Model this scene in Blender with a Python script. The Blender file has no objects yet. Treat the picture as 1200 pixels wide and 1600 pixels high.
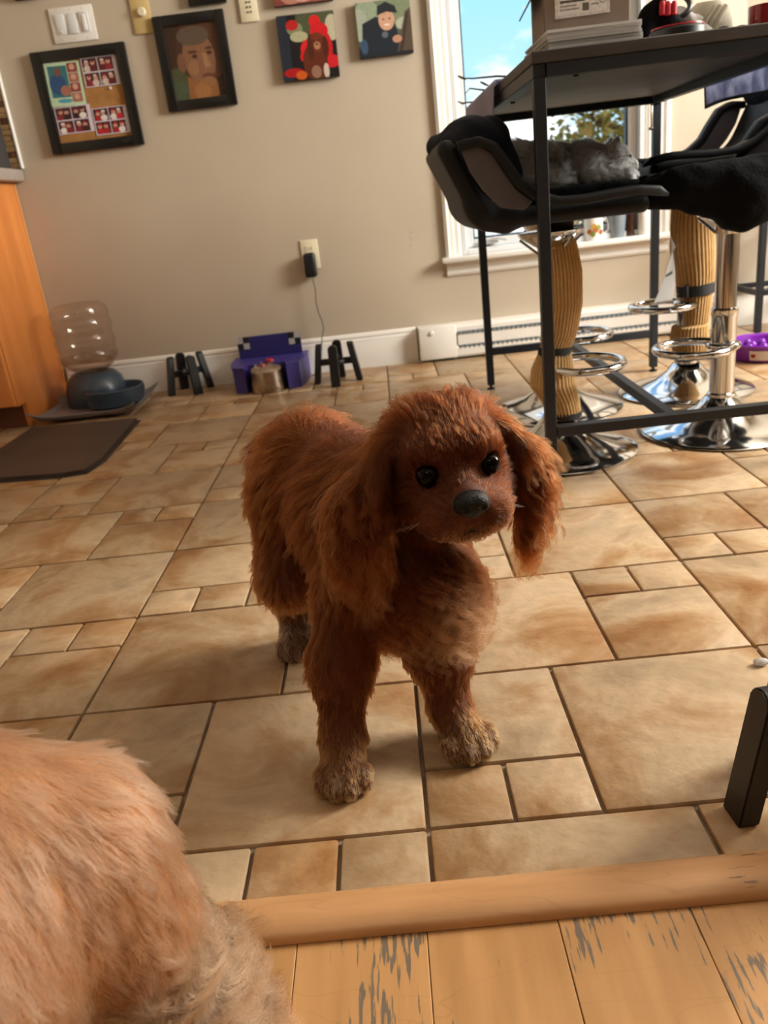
import bpy, bmesh, math, random
import numpy as np
from mathutils import Vector, Matrix, kdtree, noise
SC = bpy.context.scene
C = SC.collection
random.seed(7); RNG = np.random.default_rng(7)

# ------------------------------------------------------------------ camera, world, light, exposure
cam = bpy.data.cameras.new('camera'); camo = bpy.data.objects.new('camera', cam); C.objects.link(camo)
cam.sensor_fit = 'VERTICAL'; cam.sensor_height = 24.0; cam.lens = 24.0*1245/1600
cam.clip_start = 0.02; cam.clip_end = 300
R_, U_, F_ = (0.99387352,-0.01390515,-0.10964525), (0.10718341,0.36330525,0.92548421), (-0.0269657,0.93156639,-0.36256986)
camo.matrix_world = Matrix(((R_[0],U_[0],-F_[0],0),(R_[1],U_[1],-F_[1],0),(R_[2],U_[2],-F_[2],0.67),(0,0,0,1)))
cam.dof.use_dof = True; cam.dof.focus_distance = 0.9; cam.dof.aperture_fstop = 5.5
SC.camera = camo
SC.view_settings.view_transform = 'Standard'; SC.view_settings.look = 'None'
SC.view_settings.gamma = 1.0; SC.view_settings.use_curve_mapping = False
SC.view_settings.exposure = 0.0
SC.cycles.use_denoising = True; SC.cycles.max_bounces = 8; SC.cycles.diffuse_bounces = 4
SC.cycles.sample_clamp_indirect = 6.0; SC.cycles.transparent_max_bounces = 24; SC.cycles.caustics_reflective = False; SC.cycles.caustics_refractive = False

wld = bpy.data.worlds.new('sky'); SC.world = wld; wld.use_nodes = True
nt = wld.node_tree; nt.nodes.clear(); N = nt.nodes.new; Lk = nt.links.new
tc = N('ShaderNodeTexCoord'); sp = N('ShaderNodeSeparateXYZ'); Lk(tc.outputs['Generated'], sp.inputs[0])
rp = N('ShaderNodeValToRGB'); Lk(sp.outputs['Z'], rp.inputs[0])
e = rp.color_ramp.elements; e[0].position = 0.0; e[0].color = (0.62,0.86,0.95,1); e[1].position = 0.75; e[1].color = (0.10,0.36,0.78,1)
x = rp.color_ramp.elements.new(0.22); x.color = (0.33,0.72,0.93,1)
mp = N('ShaderNodeMapping'); mp.inputs['Scale'].default_value = (1.0,1.0,2.2); Lk(tc.outputs['Generated'], mp.inputs[0])
cl = N('ShaderNodeTexNoise'); cl.inputs['Scale'].default_value = 5.5; cl.inputs['Detail'].default_value = 6; cl.inputs['Roughness'].default_value = 0.55
Lk(mp.outputs[0], cl.inputs['Vector'])
cr = N('ShaderNodeValToRGB'); cr.color_ramp.elements[0].position = 0.44; cr.color_ramp.elements[1].position = 0.56; Lk(cl.outputs[0], cr.inputs[0])
mx = N('ShaderNodeMix'); mx.data_type = 'RGBA'; Lk(cr.outputs[0], mx.inputs[0]); Lk(rp.outputs[0], mx.inputs[6]); mx.inputs[7].default_value = (1.25,1.25,1.25,1)
bg = N('ShaderNodeBackground'); bg.inputs[1].default_value = 1.4; Lk(mx.outputs[2], bg.inputs[0])
wo = N('ShaderNodeOutputWorld'); Lk(bg.outputs[0], wo.inputs[0])

def area(name, loc, rot, sx, sy, power, col, portal=False):
    l = bpy.data.lights.new(name, 'AREA'); l.shape = 'RECTANGLE'; l.size = sx; l.size_y = sy; l.energy = power; l.color = col
    o = bpy.data.objects.new(name, l); C.objects.link(o); o.location = loc; o.rotation_euler = rot
    if portal: l.cycles.is_portal = True
    return o
# daylight pouring through the patio window of the right wall, and an added fill light behind the camera
area('patio_daylight', (3.10,1.90,1.75), (0,math.radians(82),0), 1.1, 1.3, 270, (1.0,0.92,0.81))
area('fill_behind_camera', (0.0,-0.7,2.25), (0,0,0), 0.6, 0.6, 5, (1.0,0.90,0.78))

# ------------------------------------------------------------------ materials
def lin(c):
    if isinstance(c, str): c = tuple(int(c[i:i+2],16)/255 for i in (0,2,4))
    return tuple((v/12.92 if v <= 0.04045 else ((v+0.055)/1.055)**2.4) for v in c) + (1.0,)
def mat(name, col, rough=0.5, metal=0.0, var=0.0, col2=None, scale=12.0, bump=0.0, bscale=60.0, stretch=(1,1,1), spec=0.5, coat=0.0, rand=0.0, trans=0.0, sheen=0.0, lo=0.35, hi=0.65, coords='Object'):
    m = bpy.data.materials.new(name); m.use_nodes = True; t = m.node_tree; b = t.nodes['Principled BSDF']
    b.inputs['Roughness'].default_value = rough; b.inputs['Metallic'].default_value = metal; b.inputs['Specular IOR Level'].default_value = spec
    b.inputs['Coat Weight'].default_value = coat; b.inputs['Transmission Weight'].default_value = trans; b.inputs['Sheen Weight'].default_value = sheen
    c1 = lin(col); b.inputs['Base Color'].default_value = c1
    n = t.nodes.new; k = t.links.new
    vec = None
    if coords == 'World':
        g = n('ShaderNodeNewGeometry'); vec = g.outputs['Position']
    else:
        g = n('ShaderNodeTexCoord'); vec = g.outputs['Object']
    mpn = n('ShaderNodeMapping'); mpn.inputs['Scale'].default_value = stretch; k(vec, mpn.inputs[0]); vec = mpn.outputs[0]
    c2 = lin(col2) if col2 else tuple(min(1,v*(1-var)) for v in c1[:3])+(1,)
    if col2 or var:
        nz = n('ShaderNodeTexNoise'); nz.inputs['Scale'].default_value = scale; nz.inputs['Detail'].default_value = 6; k(vec, nz.inputs['Vector'])
        r = n('ShaderNodeValToRGB'); r.color_ramp.elements[0].position = lo; r.color_ramp.elements[1].position = hi
        r.color_ramp.elements[0].color = c1; r.color_ramp.elements[1].color = c2; k(nz.outputs[0], r.inputs[0])
        out = r.outputs[0]
        if rand:
            oi = n('ShaderNodeObjectInfo'); hs = n('ShaderNodeHueSaturation'); ma = n('ShaderNodeMapRange')
            ma.inputs['To Min'].default_value = 1-rand; ma.inputs['To Max'].default_value = 1+rand
            k(oi.outputs['Random'], ma.inputs['Value']); k(ma.outputs[0], hs.inputs['Value']); k(out, hs.inputs['Color']); out = hs.outputs[0]
        k(out, b.inputs['Base Color'])
    if bump:
        nb = n('ShaderNodeTexNoise'); nb.inputs['Scale'].default_value = bscale; nb.inputs['Detail'].default_value = 4; k(vec, nb.inputs['Vector'])
        bp = n('ShaderNodeBump'); bp.inputs['Strength'].default_value = bump; bp.inputs['Distance'].default_value = 0.004
        k(nb.outputs[0], bp.inputs['Height']); k(bp.outputs[0], b.inputs['Normal'])
    return m
def glass(name, col=(1,1,1), rough=0.0):
    m = bpy.data.materials.new(name); m.use_nodes = True; t = m.node_tree; t.nodes.clear(); n = t.nodes.new
    g = n('ShaderNodeBsdfGlossy'); g.inputs['Roughness'].default_value = 0.02
    tr = n('ShaderNodeBsdfTransparent'); tr.inputs[0].default_value = (*col,1)
    lw = n('ShaderNodeLayerWeight'); pw = n('ShaderNodeMath'); pw.operation = 'POWER'; pw.inputs[1].default_value = 4.0; t.links.new(lw.outputs['Facing'], pw.inputs[0])
    f = n('ShaderNodeMath'); f.operation = 'MULTIPLY_ADD'; f.inputs[1].default_value = 0.55; f.inputs[2].default_value = 0.05; t.links.new(pw.outputs[0], f.inputs[0]); mxs = n('ShaderNodeMixShader')
    o = n('ShaderNodeOutputMaterial'); t.links.new(f.outputs[0], mxs.inputs[0]); t.links.new(tr.outputs[0], mxs.inputs[1]); t.links.new(g.outputs[0], mxs.inputs[2]); t.links.new(mxs.outputs[0], o.inputs[0])
    return m
def print_mat(name, rough=0.35):
    m = bpy.data.materials.new(name); m.use_nodes = True; t = m.node_tree; b = t.nodes['Principled BSDF']
    b.inputs['Roughness'].default_value = rough
    a = t.nodes.new('ShaderNodeVertexColor'); a.layer_name = 'ink'
    nz = t.nodes.new('ShaderNodeTexNoise'); nz.inputs['Scale'].default_value = 160
    tcn = t.nodes.new('ShaderNodeTexCoord'); t.links.new(tcn.outputs['Object'], nz.inputs['Vector'])
    hs = t.nodes.new('ShaderNodeHueSaturation'); mr = t.nodes.new('ShaderNodeMapRange'); mr.inputs['To Min'].default_value = 0.65; mr.inputs['To Max'].default_value = 1.35
    t.links.new(nz.outputs[0], mr.inputs['Value']); t.links.new(mr.outputs[0], hs.inputs['Value'])
    t.links.new(a.outputs[0], hs.inputs['Color']); t.links.new(hs.outputs[0], b.inputs['Base Color'])
    return m
def hair_mat(name, rough=0.35, radial=0.45):
    m = bpy.data.materials.new(name); m.use_nodes = True; t = m.node_tree; t.nodes.clear(); n = t.nodes.new
    h = n('ShaderNodeBsdfHairPrincipled'); h.parametrization = 'COLOR'; h.inputs['Roughness'].default_value = rough; h.inputs['Radial Roughness'].default_value = radial
    a = n('ShaderNodeAttribute'); a.attribute_name = 'tint'
    t.links.new(a.outputs['Color'], h.inputs['Color'])
    h.inputs['Random Roughness'].default_value = 0.3; h.inputs['IOR'].default_value = 1.25
    o = n('ShaderNodeOutputMaterial'); t.links.new(h.outputs[0], o.inputs[0])
    return m

M = dict(
 backwall=mat('brown_wall_paint','4E443A',0.7,var=0.06,scale=3),
 wall=mat('beige_wall_paint','BDB09E',0.6,var=0.06,scale=3,bump=0.03,bscale=120),
 ceil=mat('ceiling_paint','E6E0D6',0.8,var=0.04),
 white=mat('white_trim_paint','E9E6E2',0.35,var=0.05,scale=8),
 vinyl=mat('white_vinyl','D9DCE0',0.35,var=0.04),
 gasket=mat('dark_gasket','2B3A4A',0.5,var=0.1),
 grout=mat('grey_brown_grout','7A6855',0.9,col2='9A8873',scale=30,bump=0.3,bscale=200),
 orange=mat('maple_veneer','DB8A45',0.38,col2='C87838',scale=2.2,stretch=(6,6,0.7),coat=0.15),
 orange_edge=mat('maple_edge_band','D89A5E',0.4,var=0.12,scale=6),
 kick=mat('toe_kick_board','6B3A1E',0.6,var=0.2),
 counter=mat('grey_laminate','A89C95',0.4,var=0.15,scale=40),
 stoneA=mat('stone_strip_beige','A8895F',0.5,col2='8C6E4C',scale=30,rand=0.25),
 stoneB=mat('stone_strip_brown','4A2F22',0.4,col2='6A4A35',scale=30,rand=0.25),
 blackplastic=mat('black_plastic','15151A',0.42,var=0.3,scale=40),
 blackmetal=mat('black_powder_coat','23272E',0.45,metal=0.3,var=0.15,scale=30),
 blackframe=mat('black_frame_wood','0E0D0D',0.35,var=0.3),
 charcoal=mat('charcoal_wood_grain','3E3938',0.5,col2='2E2A2B',scale=6,stretch=(1,9,9)),
 under=mat('grey_board_underside','8A8C90',0.6,var=0.12),
 ivory=mat('ivory_plastic','E2D9BE',0.4,var=0.05),
 cream=mat('cream_plastic','CDB57E',0.45,var=0.08),
 chrome=mat('polished_chrome','D8DADD',0.10,metal=1.0,var=0.05,scale=4),
 steel=mat('brushed_steel','B9A99A',0.22,metal=1.0,var=0.1,scale=20),
 leather=mat('black_leatherette','0F1218',0.55,spec=0.3,var=0.2,scale=30,bump=0.15,bscale=350),
 greyvinyl=mat('grey_stitched_vinyl','55525A',0.55,var=0.08,bump=0.1,bscale=300),
 navycloth=mat('dark_navy_cloth','161C28',0.85,var=0.3,scale=20,bump=0.3,bscale=90,spec=0.2),
 blackfleece=mat('black_fleece','0B0C11',0.95,var=0.4,scale=30,bump=0.6,bscale=120,spec=0.15),
 knit=mat('tan_rib_knit','D8B684',0.9,col2='CFAA77',scale=60,bump=0.6,bscale=420,spec=0.2),
 strap=mat('black_strap','1B1B1C',0.7,var=0.2),
 paper=mat('white_paper','DAD9D8',0.6,var=0.04),
 card=mat('brown_cardboard','8F7E72',0.75,var=0.12,scale=20),
 lavender=mat('lavender_cloth','C9C6DC',0.85,var=0.2,scale=14,bump=0.2,bscale=120),
 quilt=mat('blue_grey_quilted_cloth','8E92AC',0.85,col2='C2C5D6',scale=26,bump=0.4,bscale=60),
 darkhem=mat('dark_blue_hem','20242F',0.8,var=0.2),
 navy=mat('blue_violet_plastic','3E3687',0.42,var=0.12,scale=9),
 navydark=mat('deep_blue_plastic','262564',0.42,var=0.12,scale=9),
 red=mat('red_gloss','A8121E',0.25,var=0.1), redcloth=mat('red_cloth','C02030',0.7,var=0.2),
 whitecloth=mat('off_white_cloth','D8D4C6',0.85,var=0.08,bump=0.3,bscale=80),
 teal=mat('slate_blue_plastic','3C4C5E',0.28,var=0.1,scale=8),
 tealdark=mat('slate_blue_bowl_inside','1F2A36',0.35,var=0.1),
 greymat=mat('grey_silicone','7C787E',0.5,var=0.1),
 darkmat=mat('dark_brown_mat','3A322F',0.55,col2='463B36',scale=6,bump=0.1,bscale=200),
 purple=mat('violet_plastic','7A1FA6',0.28,var=0.1,scale=9),
 label=mat('label_paper','D6CFD4',0.5,var=0.05),
 brown=mat('brown_glass','3A2016',0.2,var=0.2),
 cork=mat('amber_cap','A9743A',0.4,var=0.2),
 greyplastic=mat('grey_plastic','7B858E',0.4,var=0.1),
 greyblack=mat('dark_grey_plastic','3B3A3C',0.45,var=0.15),
 clear=glass('clear_pane',(0.97,0.985,0.985)), bottle=glass('clear_bottle_plastic',(0.93,0.90,0.88)),
 printm=print_mat('photo_print'),
 bark=mat('tree_bark','5A4632',0.9,var=0.3), leaf=mat('autumn_leaves','8E8F45',0.7,col2='A5782F',scale=1.5), lawn=mat('lawn_grass','6F7A45',0.9,col2='84804E',scale=0.6),
 cord=mat('grey_cord','5C5650',0.5,var=0.1),
 eye=mat('dark_eye','0C0705',0.05,var=0.3,scale=30,spec=0.12), nose=mat('black_nose','0B0A0B',0.42,spec=0.3,var=0.3,scale=40,bump=0.4,bscale=500),
 skin1=mat('red_brown_skin','5A2A12',0.8,var=0.2,scale=20), skin2=mat('apricot_skin','A9764A',0.8,var=0.15,scale=20), skin3=mat('grey_skin','B0ADAB',0.8,var=0.2,scale=20),
 hair=hair_mat('animal_hair'),
)
def translucent(m, f):      # thin woven cloth lets part of the light through
    t = m.node_tree; b = t.nodes['Principled BSDF']; tr = t.nodes.new('ShaderNodeBsdfTranslucent'); mxs = t.nodes.new('ShaderNodeMixShader'); mxs.inputs[0].default_value = f
    src = b.inputs['Base Color'].links[0].from_socket; t.links.new(src, tr.inputs[0]); t.links.new(b.outputs[0], mxs.inputs[1]); t.links.new(tr.outputs[0], mxs.inputs[2]); t.links.new(mxs.outputs[0], t.nodes['Material Output'].inputs[0])
for q_ in ('quilt','lavender','paper','whitecloth'): translucent(M[q_], 0.45)
# ceramic floor tile: beige with rust clouds, world-space so that no two tiles look alike
def tile_mat():
    m = bpy.data.materials.new('rustic_ceramic'); m.use_nodes = True; t = m.node_tree; b = t.nodes['Principled BSDF']; n = t.nodes.new; k = t.links.new
    g = n('ShaderNodeNewGeometry'); oi = n('ShaderNodeObjectInfo')
    ad = n('ShaderNodeVectorMath'); ad.operation = 'MULTIPLY_ADD'; ad.inputs[1].default_value = (1,1,1)
    cb = n('ShaderNodeCombineXYZ'); mu = n('ShaderNodeMath'); mu.operation = 'MULTIPLY'; mu.inputs[1].default_value = 37.0
    k(oi.outputs['Random'], mu.inputs[0]); k(mu.outputs[0], cb.inputs[2]); k(g.outputs['Position'], ad.inputs[0]); k(cb.outputs[0], ad.inputs[2])
    n1 = n('ShaderNodeTexNoise'); n1.inputs['Scale'].default_value = 5.5; n1.inputs['Detail'].default_value = 7; n1.inputs['Roughness'].default_value = 0.6; n1.inputs['Distortion'].default_value = 0.6
    k(ad.outputs[0], n1.inputs['Vector'])
    r1 = n('ShaderNodeValToRGB'); el = r1.color_ramp.elements
    el[0].position = 0.30; el[0].color = lin('9C8468'); el[1].position = 0.70; el[1].color = lin('8C5F36')
    q = el.new(0.45); q.color = lin('BCA283'); q = el.new(0.57); q.color = lin('A5825C')
    k(n1.outputs[0], r1.inputs[0])
    n2 = n('ShaderNodeTexNoise'); n2.inputs['Scale'].default_value = 45; n2.inputs['Detail'].default_value = 5; k(ad.outputs[0], n2.inputs['Vector'])
    hs = n('ShaderNodeHueSaturation'); mr = n('ShaderNodeMapRange'); mr.inputs['To Min'].default_value = 0.86; mr.inputs['To Max'].default_value = 1.14
    k(oi.outputs['Random'], mr.inputs['Value'])
    m2 = n('ShaderNodeMath'); m2.operation = 'MULTIPLY'; mr2 = n('ShaderNodeMapRange'); mr2.inputs['To Min'].default_value = 0.85; mr2.inputs['To Max'].default_value = 1.15
    k(n2.outputs[0], mr2.inputs['Value']); k(mr.outputs[0], m2.inputs[0]); k(mr2.outputs[0], m2.inputs[1]); k(m2.outputs[0], hs.inputs['Value'])
    k(r1.outputs[0], hs.inputs['Color']); k(hs.outputs[0], b.inputs['Base Color'])
    rr = n('ShaderNodeMapRange'); rr.inputs['To Min'].default_value = 0.26; rr.inputs['To Max'].default_value = 0.5; k(n2.outputs[0], rr.inputs['Value']); k(rr.outputs[0], b.inputs['Roughness'])
    bp = n('ShaderNodeBump'); bp.inputs['Strength'].default_value = 0.5; bp.inputs['Distance'].default_value = 0.004
    ad2 = n('ShaderNodeMath'); ad2.operation = 'ADD'; k(n1.outputs[0], ad2.inputs[0]); k(n2.outputs[0], ad2.inputs[1]); k(ad2.outputs[0], bp.inputs['Height']); k(bp.outputs[0], b.inputs['Normal'])
    return m
M['tile'] = tile_mat()
# worn wooden boards: grain along Y, scratches and dark worn flecks
def plank_mat(name, base, dark, grain, worn, wear_lo):
    m = bpy.data.materials.new(name); m.use_nodes = True; t = m.node_tree; b = t.nodes['Principled BSDF']; n = t.nodes.new; k = t.links.new
    b.inputs['Roughness'].default_value = 0.42
    g = n('ShaderNodeNewGeometry'); oi = n('ShaderNodeObjectInfo'); cb = n('ShaderNodeCombineXYZ'); k(oi.outputs['Random'], cb.inputs[2])
    sc = n('ShaderNodeVectorMath'); sc.operation = 'SCALE'; sc.inputs['Scale'].default_value = 20; k(cb.outputs[0], sc.inputs[0])
    ad = n('ShaderNodeVectorMath'); k(g.outputs['Position'], ad.inputs[0]); k(sc.outputs[0], ad.inputs[1])
    mpn = n('ShaderNodeMapping'); mpn.inputs['Scale'].default_value = grain; k(ad.outputs[0], mpn.inputs[0])
    n1 = n('ShaderNodeTexNoise'); n1.inputs['Scale'].default_value = 5; n1.inputs['Detail'].default_value = 8; k(mpn.outputs[0], n1.inputs['Vector'])
    r1 = n('ShaderNodeValToRGB'); r1.color_ramp.elements[0].position = 0.3; r1.color_ramp.elements[1].position = 0.75
    r1.color_ramp.elements[0].color = lin(base); r1.color_ramp.elements[1].color = lin(dark); k(n1.outputs[0], r1.inputs[0])
    mp2 = n('ShaderNodeMapping'); mp2.inputs['Scale'].default_value = tuple(v*3.6 for v in grain); k(ad.outputs[0], mp2.inputs[0])
    n2 = n('ShaderNodeTexNoise'); n2.inputs['Scale'].default_value = 7; n2.inputs['Detail'].default_value = 3; k(mp2.outputs[0], n2.inputs['Vector'])
    n3 = n('ShaderNodeTexNoise'); n3.inputs['Scale'].default_value = 9; k(ad.outputs[0], n3.inputs['Vector'])
    mm = n('ShaderNodeMath'); mm.operation = 'MULTIPLY'; k(n2.outputs[0], mm.inputs[0]); k(n3.outputs[0], mm.inputs[1])
    r2 = n('ShaderNodeValToRGB'); r2.color_ramp.elements[0].position = wear_lo; r2.color_ramp.elements[1].position = wear_lo+0.03; k(mm.outputs[0], r2.inputs[0])
    mxn = n('ShaderNodeMix'); mxn.data_type = 'RGBA'; k(r2.outputs[0], mxn.inputs[0]); k(r1.outputs[0], mxn.inputs[6]); mxn.inputs[7].default_value = lin(worn)
    # fine scratches
    wv = n('ShaderNodeTexNoise'); wv.inputs['Scale'].default_value = 6; wv.inputs['Detail'].default_value = 1.5; wab = n('ShaderNodeMath'); wab.operation = 'SUBTRACT'; wab.inputs[1].default_value = 0.5; wa2 = n('ShaderNodeMath'); wa2.operation = 'ABSOLUTE'; k(wv.outputs[0], wab.inputs[0]); k(wab.outputs[0], wa2.inputs[0]); mp3 = n('ShaderNodeMapping'); mp3.inputs['Rotation'].default_value = (0,0,0.6); mp3.inputs['Scale'].default_value = (1.0,3.2,1); k(ad.outputs[0], mp3.inputs[0]); k(mp3.outputs[0], wv.inputs['Vector'])
    r3 = n('ShaderNodeValToRGB'); r3.color_ramp.elements[0].position = 0.0; r3.color_ramp.elements[1].position = 0.006; r3.color_ramp.elements[0].color = (0.90,0.88,0.87,1); r3.color_ramp.elements[1].color = (1,1,1,1); k(wa2.outputs[0], r3.inputs[0])
    mx2 = n('ShaderNodeMix'); mx2.data_type = 'RGBA'; mx2.blend_type = 'MULTIPLY'; mx2.inputs[0].default_value = 1.0; k(mxn.outputs[2], mx2.inputs[6]); k(r3.outputs[0], mx2.inputs[7])
    k(mx2.outputs[2], b.inputs['Base Color'])
    bp = n('ShaderNodeBump'); bp.inputs['Strength'].default_value = 0.15; bp.inputs['Distance'].default_value = 0.002; k(n1.outputs[0], bp.inputs['Height']); k(bp.outputs[0], b.inputs['Normal'])
    return m
M['plank'] = plank_mat('worn_honey_board','C79763','AE8150',(9,0.9,9),'74675A',0.325)
M['thresh'] = plank_mat('worn_honey_threshold','C9986A','AF8254',(1.2,9,9),'7A6048',0.44)

# ------------------------------------------------------------------ mesh helpers
def new_bm(): return bmesh.new()
def box(bm, c, s, rot=None, bev=0.0, seg=1):
    mtx = Matrix.Translation(c) @ (rot.to_4x4() if rot else Matrix.Identity(4)) @ Matrix.Diagonal((s[0],s[1],s[2],1))
    r = bmesh.ops.create_cube(bm, size=1.0, matrix=mtx)
    if bev: bmesh.ops.bevel(bm, geom=list({e for v in r['verts'] for e in v.link_edges}), offset=bev, segments=seg, profile=0.5, affect='EDGES')
    return bm
def bar(bm, a, b, w, h, bev=0.0):       # rectangular bar between two points
    a, b = Vector(a), Vector(b); d = b-a; q = d.to_track_quat('Z','X' if abs(d.normalized().z) > 0.9 else 'Y')
    return box(bm, (a+b)/2, (w,h,d.length), q.to_matrix(), bev)
def tube(bm, pts, r, n=10, closed=False, caps=True):
    pts = [Vector(p) for p in pts]; m = len(pts); rs = r if hasattr(r,'__len__') else [r]*m
    rings = []; up = None
    for i, p in enumerate(pts):
        if closed: t = pts[(i+1)%m]-pts[i-1]
        else: t = pts[min(i+1,m-1)]-pts[max(i-1,0)]
        t.normalize()
        if up is None: up = t.orthogonal().normalized()
        up = (up - t*up.dot(t)).normalized(); s = t.cross(up)
        rings.append([bm.verts.new(p+(up*math.cos(2*math.pi*j/n)+s*math.sin(2*math.pi*j/n))*rs[i]) for j in range(n)])
    for i in range(m if closed else m-1):
        A, B = rings[i], rings[(i+1)%m]
        for j in range(n): bm.faces.new((A[j],A[(j+1)%n],B[(j+1)%n],B[j]))
    if caps and not closed: bm.faces.new(rings[0][::-1]); bm.faces.new(rings[-1])
    return bm
def lathe(bm, prof, c=(0,0,0), n=32, rot=None, sx=1.0, sy=1.0):
    c = Vector(c); rings = []
    for r, z in prof:
        if r < 1e-6: rings.append([bm.verts.new(c+((rot@Vector((0,0,z))) if rot else Vector((0,0,z))))])
        else:
            ring = []
            for j in range(n):
                v = Vector((r*sx*math.cos(2*math.pi*j/n), r*sy*math.sin(2*math.pi*j/n), z)); ring.append(bm.verts.new(c+((rot@v) if rot else v)))
            rings.append(ring)
    for A, B in zip(rings, rings[1:]):
        for j in range(n):
            j2 = (j+1)%n
            if len(A) == 1 and len(B) == 1: continue
            if len(A) == 1: bm.faces.new((A[0],B[j],B[j2]))
            elif len(B) == 1: bm.faces.new((A[j],A[j2],B[0]))
            else: bm.faces.new((A[j],A[j2],B[j2],B[j]))
    return bm
def prism(bm, poly, d0, d1, axes):      # polygon in 2-D swept between d0 and d1; axes = (u,v,w) unit vectors and an origin
    o, u, v, w = [Vector(a) for a in axes]
    a = [bm.verts.new(o+u*p[0]+v*p[1]+w*d0) for p in poly]; b = [bm.verts.new(o+u*p[0]+v*p[1]+w*d1) for p in poly]; n = len(poly)
    fs = [bm.faces.new(a[::-1]), bm.faces.new(b)]
    for i in range(n): fs.append(bm.faces.new((a[i],a[(i+1)%n],b[(i+1)%n],b[i])))
    bmesh.ops.recalc_face_normals(bm, faces=fs)
    return bm
def sheet(bm, fn, nu, nv, th):          # curved sheet with real thickness, fn(u,v) -> point
    P = [[Vector(fn(i/nu, j/nv)) for j in range(nv+1)] for i in range(nu+1)]
    def nrm(i,j):
        a = P[min(i+1,nu)][j]-P[max(i-1,0)][j]; b = P[i][min(j+1,nv)]-P[i][max(j-1,0)]; return a.cross(b).normalized()
    T = [[bm.verts.new(P[i][j]+nrm(i,j)*th/2) for j in range(nv+1)] for i in range(nu+1)]
    B = [[bm.verts.new(P[i][j]-nrm(i,j)*th/2) for j in range(nv+1)] for i in range(nu+1)]
    for i in range(nu):
        for j in range(nv):
            bm.faces.new((T[i][j],T[i+1][j],T[i+1][j+1],T[i][j+1])); bm.faces.new((B[i][j],B[i][j+1],B[i+1][j+1],B[i+1][j]))
    for i in range(nu):
        bm.faces.new((T[i][0],B[i][0],B[i+1][0],T[i+1][0])); bm.faces.new((T[i][nv],T[i+1][nv],B[i+1][nv],B[i][nv]))
    for j in range(nv):
        bm.faces.new((T[0][j],T[0][j+1],B[0][j+1],B[0][j])); bm.faces.new((T[nu][j],B[nu][j],B[nu][j+1],T[nu][j+1]))
    return bm
def obj(name, bm, m, parent=None, smooth=35, world=False, **props):
    me = bpy.data.meshes.new(name); bm.to_mesh(me); bm.free()
    if smooth:
        me.polygons.foreach_set('use_smooth', [True]*len(me.polygons)); me.set_sharp_from_angle(angle=math.radians(smooth))
    me.materials.append(M[m] if isinstance(m,str) else m)
    o = bpy.data.objects.new(name, me); C.objects.link(o)
    if parent:
        o.parent = parent
        if world: o.location = -Vector(parent.location)
    for k, v in props.items(): o[k] = v
    return o
def thing(name, label, cat, loc=(0,0,0), rz=0.0, group=None):
    o = bpy.data.objects.new(name, None); C.objects.link(o); o.location = loc; o.rotation_euler = (0,0,rz); o.empty_display_size = 0.05
    o['label'] = label; o['category'] = cat
    if group: o['group'] = group
    return o
def tag(o, label, cat, group=None):
    o['label'] = label; o['category'] = cat
    if group: o['group'] = group
    return o
def struct(o): o['kind'] = 'structure'; return o
def dup(root, loc, rz, label):
    r = root.copy(); C.objects.link(r); r.location = loc; r.rotation_euler = (0,0,rz); r['label'] = label
    for ch in list(root.children):
        c = ch.copy(); C.objects.link(c); c.parent = r
        for g in ch.children:
            d = g.copy(); C.objects.link(d); d.parent = c
    return r

# ------------------------------------------------------------------ the setting
G = 0.101; X0, Y0 = -0.0134, 1.0191            # tile module and grid origin
FY, RX, LX, BY, CZ = 3.48, 2.90, -2.0, -1.5, 2.4
fl = struct(obj('floor', box(new_bm(), ((LX+RX)/2,(0.60+FY)/2,-0.032), (RX-LX,FY-0.60,0.05)), 'grout'))
TILES = {}; far_bm = bmesh.new()
def add_tile(n0, m0, n1, m1):
    xa, xb = max(X0+n0*G, LX), min(X0+n1*G, RX); ya, yb = max(Y0+m0*G, 0.605), min(Y0+m1*G, FY)
    if xb-xa < 0.02 or yb-ya < 0.02: return
    w, h = round(xb-xa-0.0046,4), round(yb-ya-0.0046,4)
    cx_, cy_ = (xa+xb)/2, (ya+yb)/2
    if cx_ > 0.75*cy_+0.95 or cx_ < -0.50*cy_-0.35 or (cx_ < -1.5 and cy_ > 2.9):     # outside the picture or under the cabinet: one joined piece
        box(far_bm, (cx_,cy_,-0.005), (w,h,0.01), None, 0.0022, 1); return
    if (w,h) not in TILES:
        bm = box(new_bm(), (0,0,-0.005), (w,h,0.01), None, 0.0032, 2); o = obj('tile', bm, 'tile'); TILES[(w,h)] = o
    else:
        o = TILES[(w,h)].copy(); C.objects.link(o)
    o.parent = fl; o.location = ((xa+xb)/2,(ya+yb)/2, random.uniform(-0.0006,0.0006)); o.rotation_euler = (random.uniform(-.002,.002),random.uniform(-.002,.002),0)
for k in range(-2, 9):
    m0 = 3*k; odd = k % 2
    for s in range(-25, 32, 5):
        a = s + (2 if odd else 0)
        add_tile(a, m0, a+3, m0+3)
        if odd: add_tile(a+3,m0,a+4,m0+1); add_tile(a+4,m0,a+5,m0+1); add_tile(a+3,m0+1,a+5,m0+3)
        else: add_tile(a+3,m0,a+5,m0+2); add_tile(a+3,m0+2,a+4,m0+3); add_tile(a+4,m0+2,a+5,m0+3)
obj('outer_tiles', far_bm, 'tile', fl)['kind'] = 'stuff'
wf = struct(obj('wood_floor', box(new_bm(), ((LX+RX)/2,(BY+0.60)/2,-0.032), (RX-LX,0.60-BY,0.05)), 'kick'))
x = -0.152-0.1285*15
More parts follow.
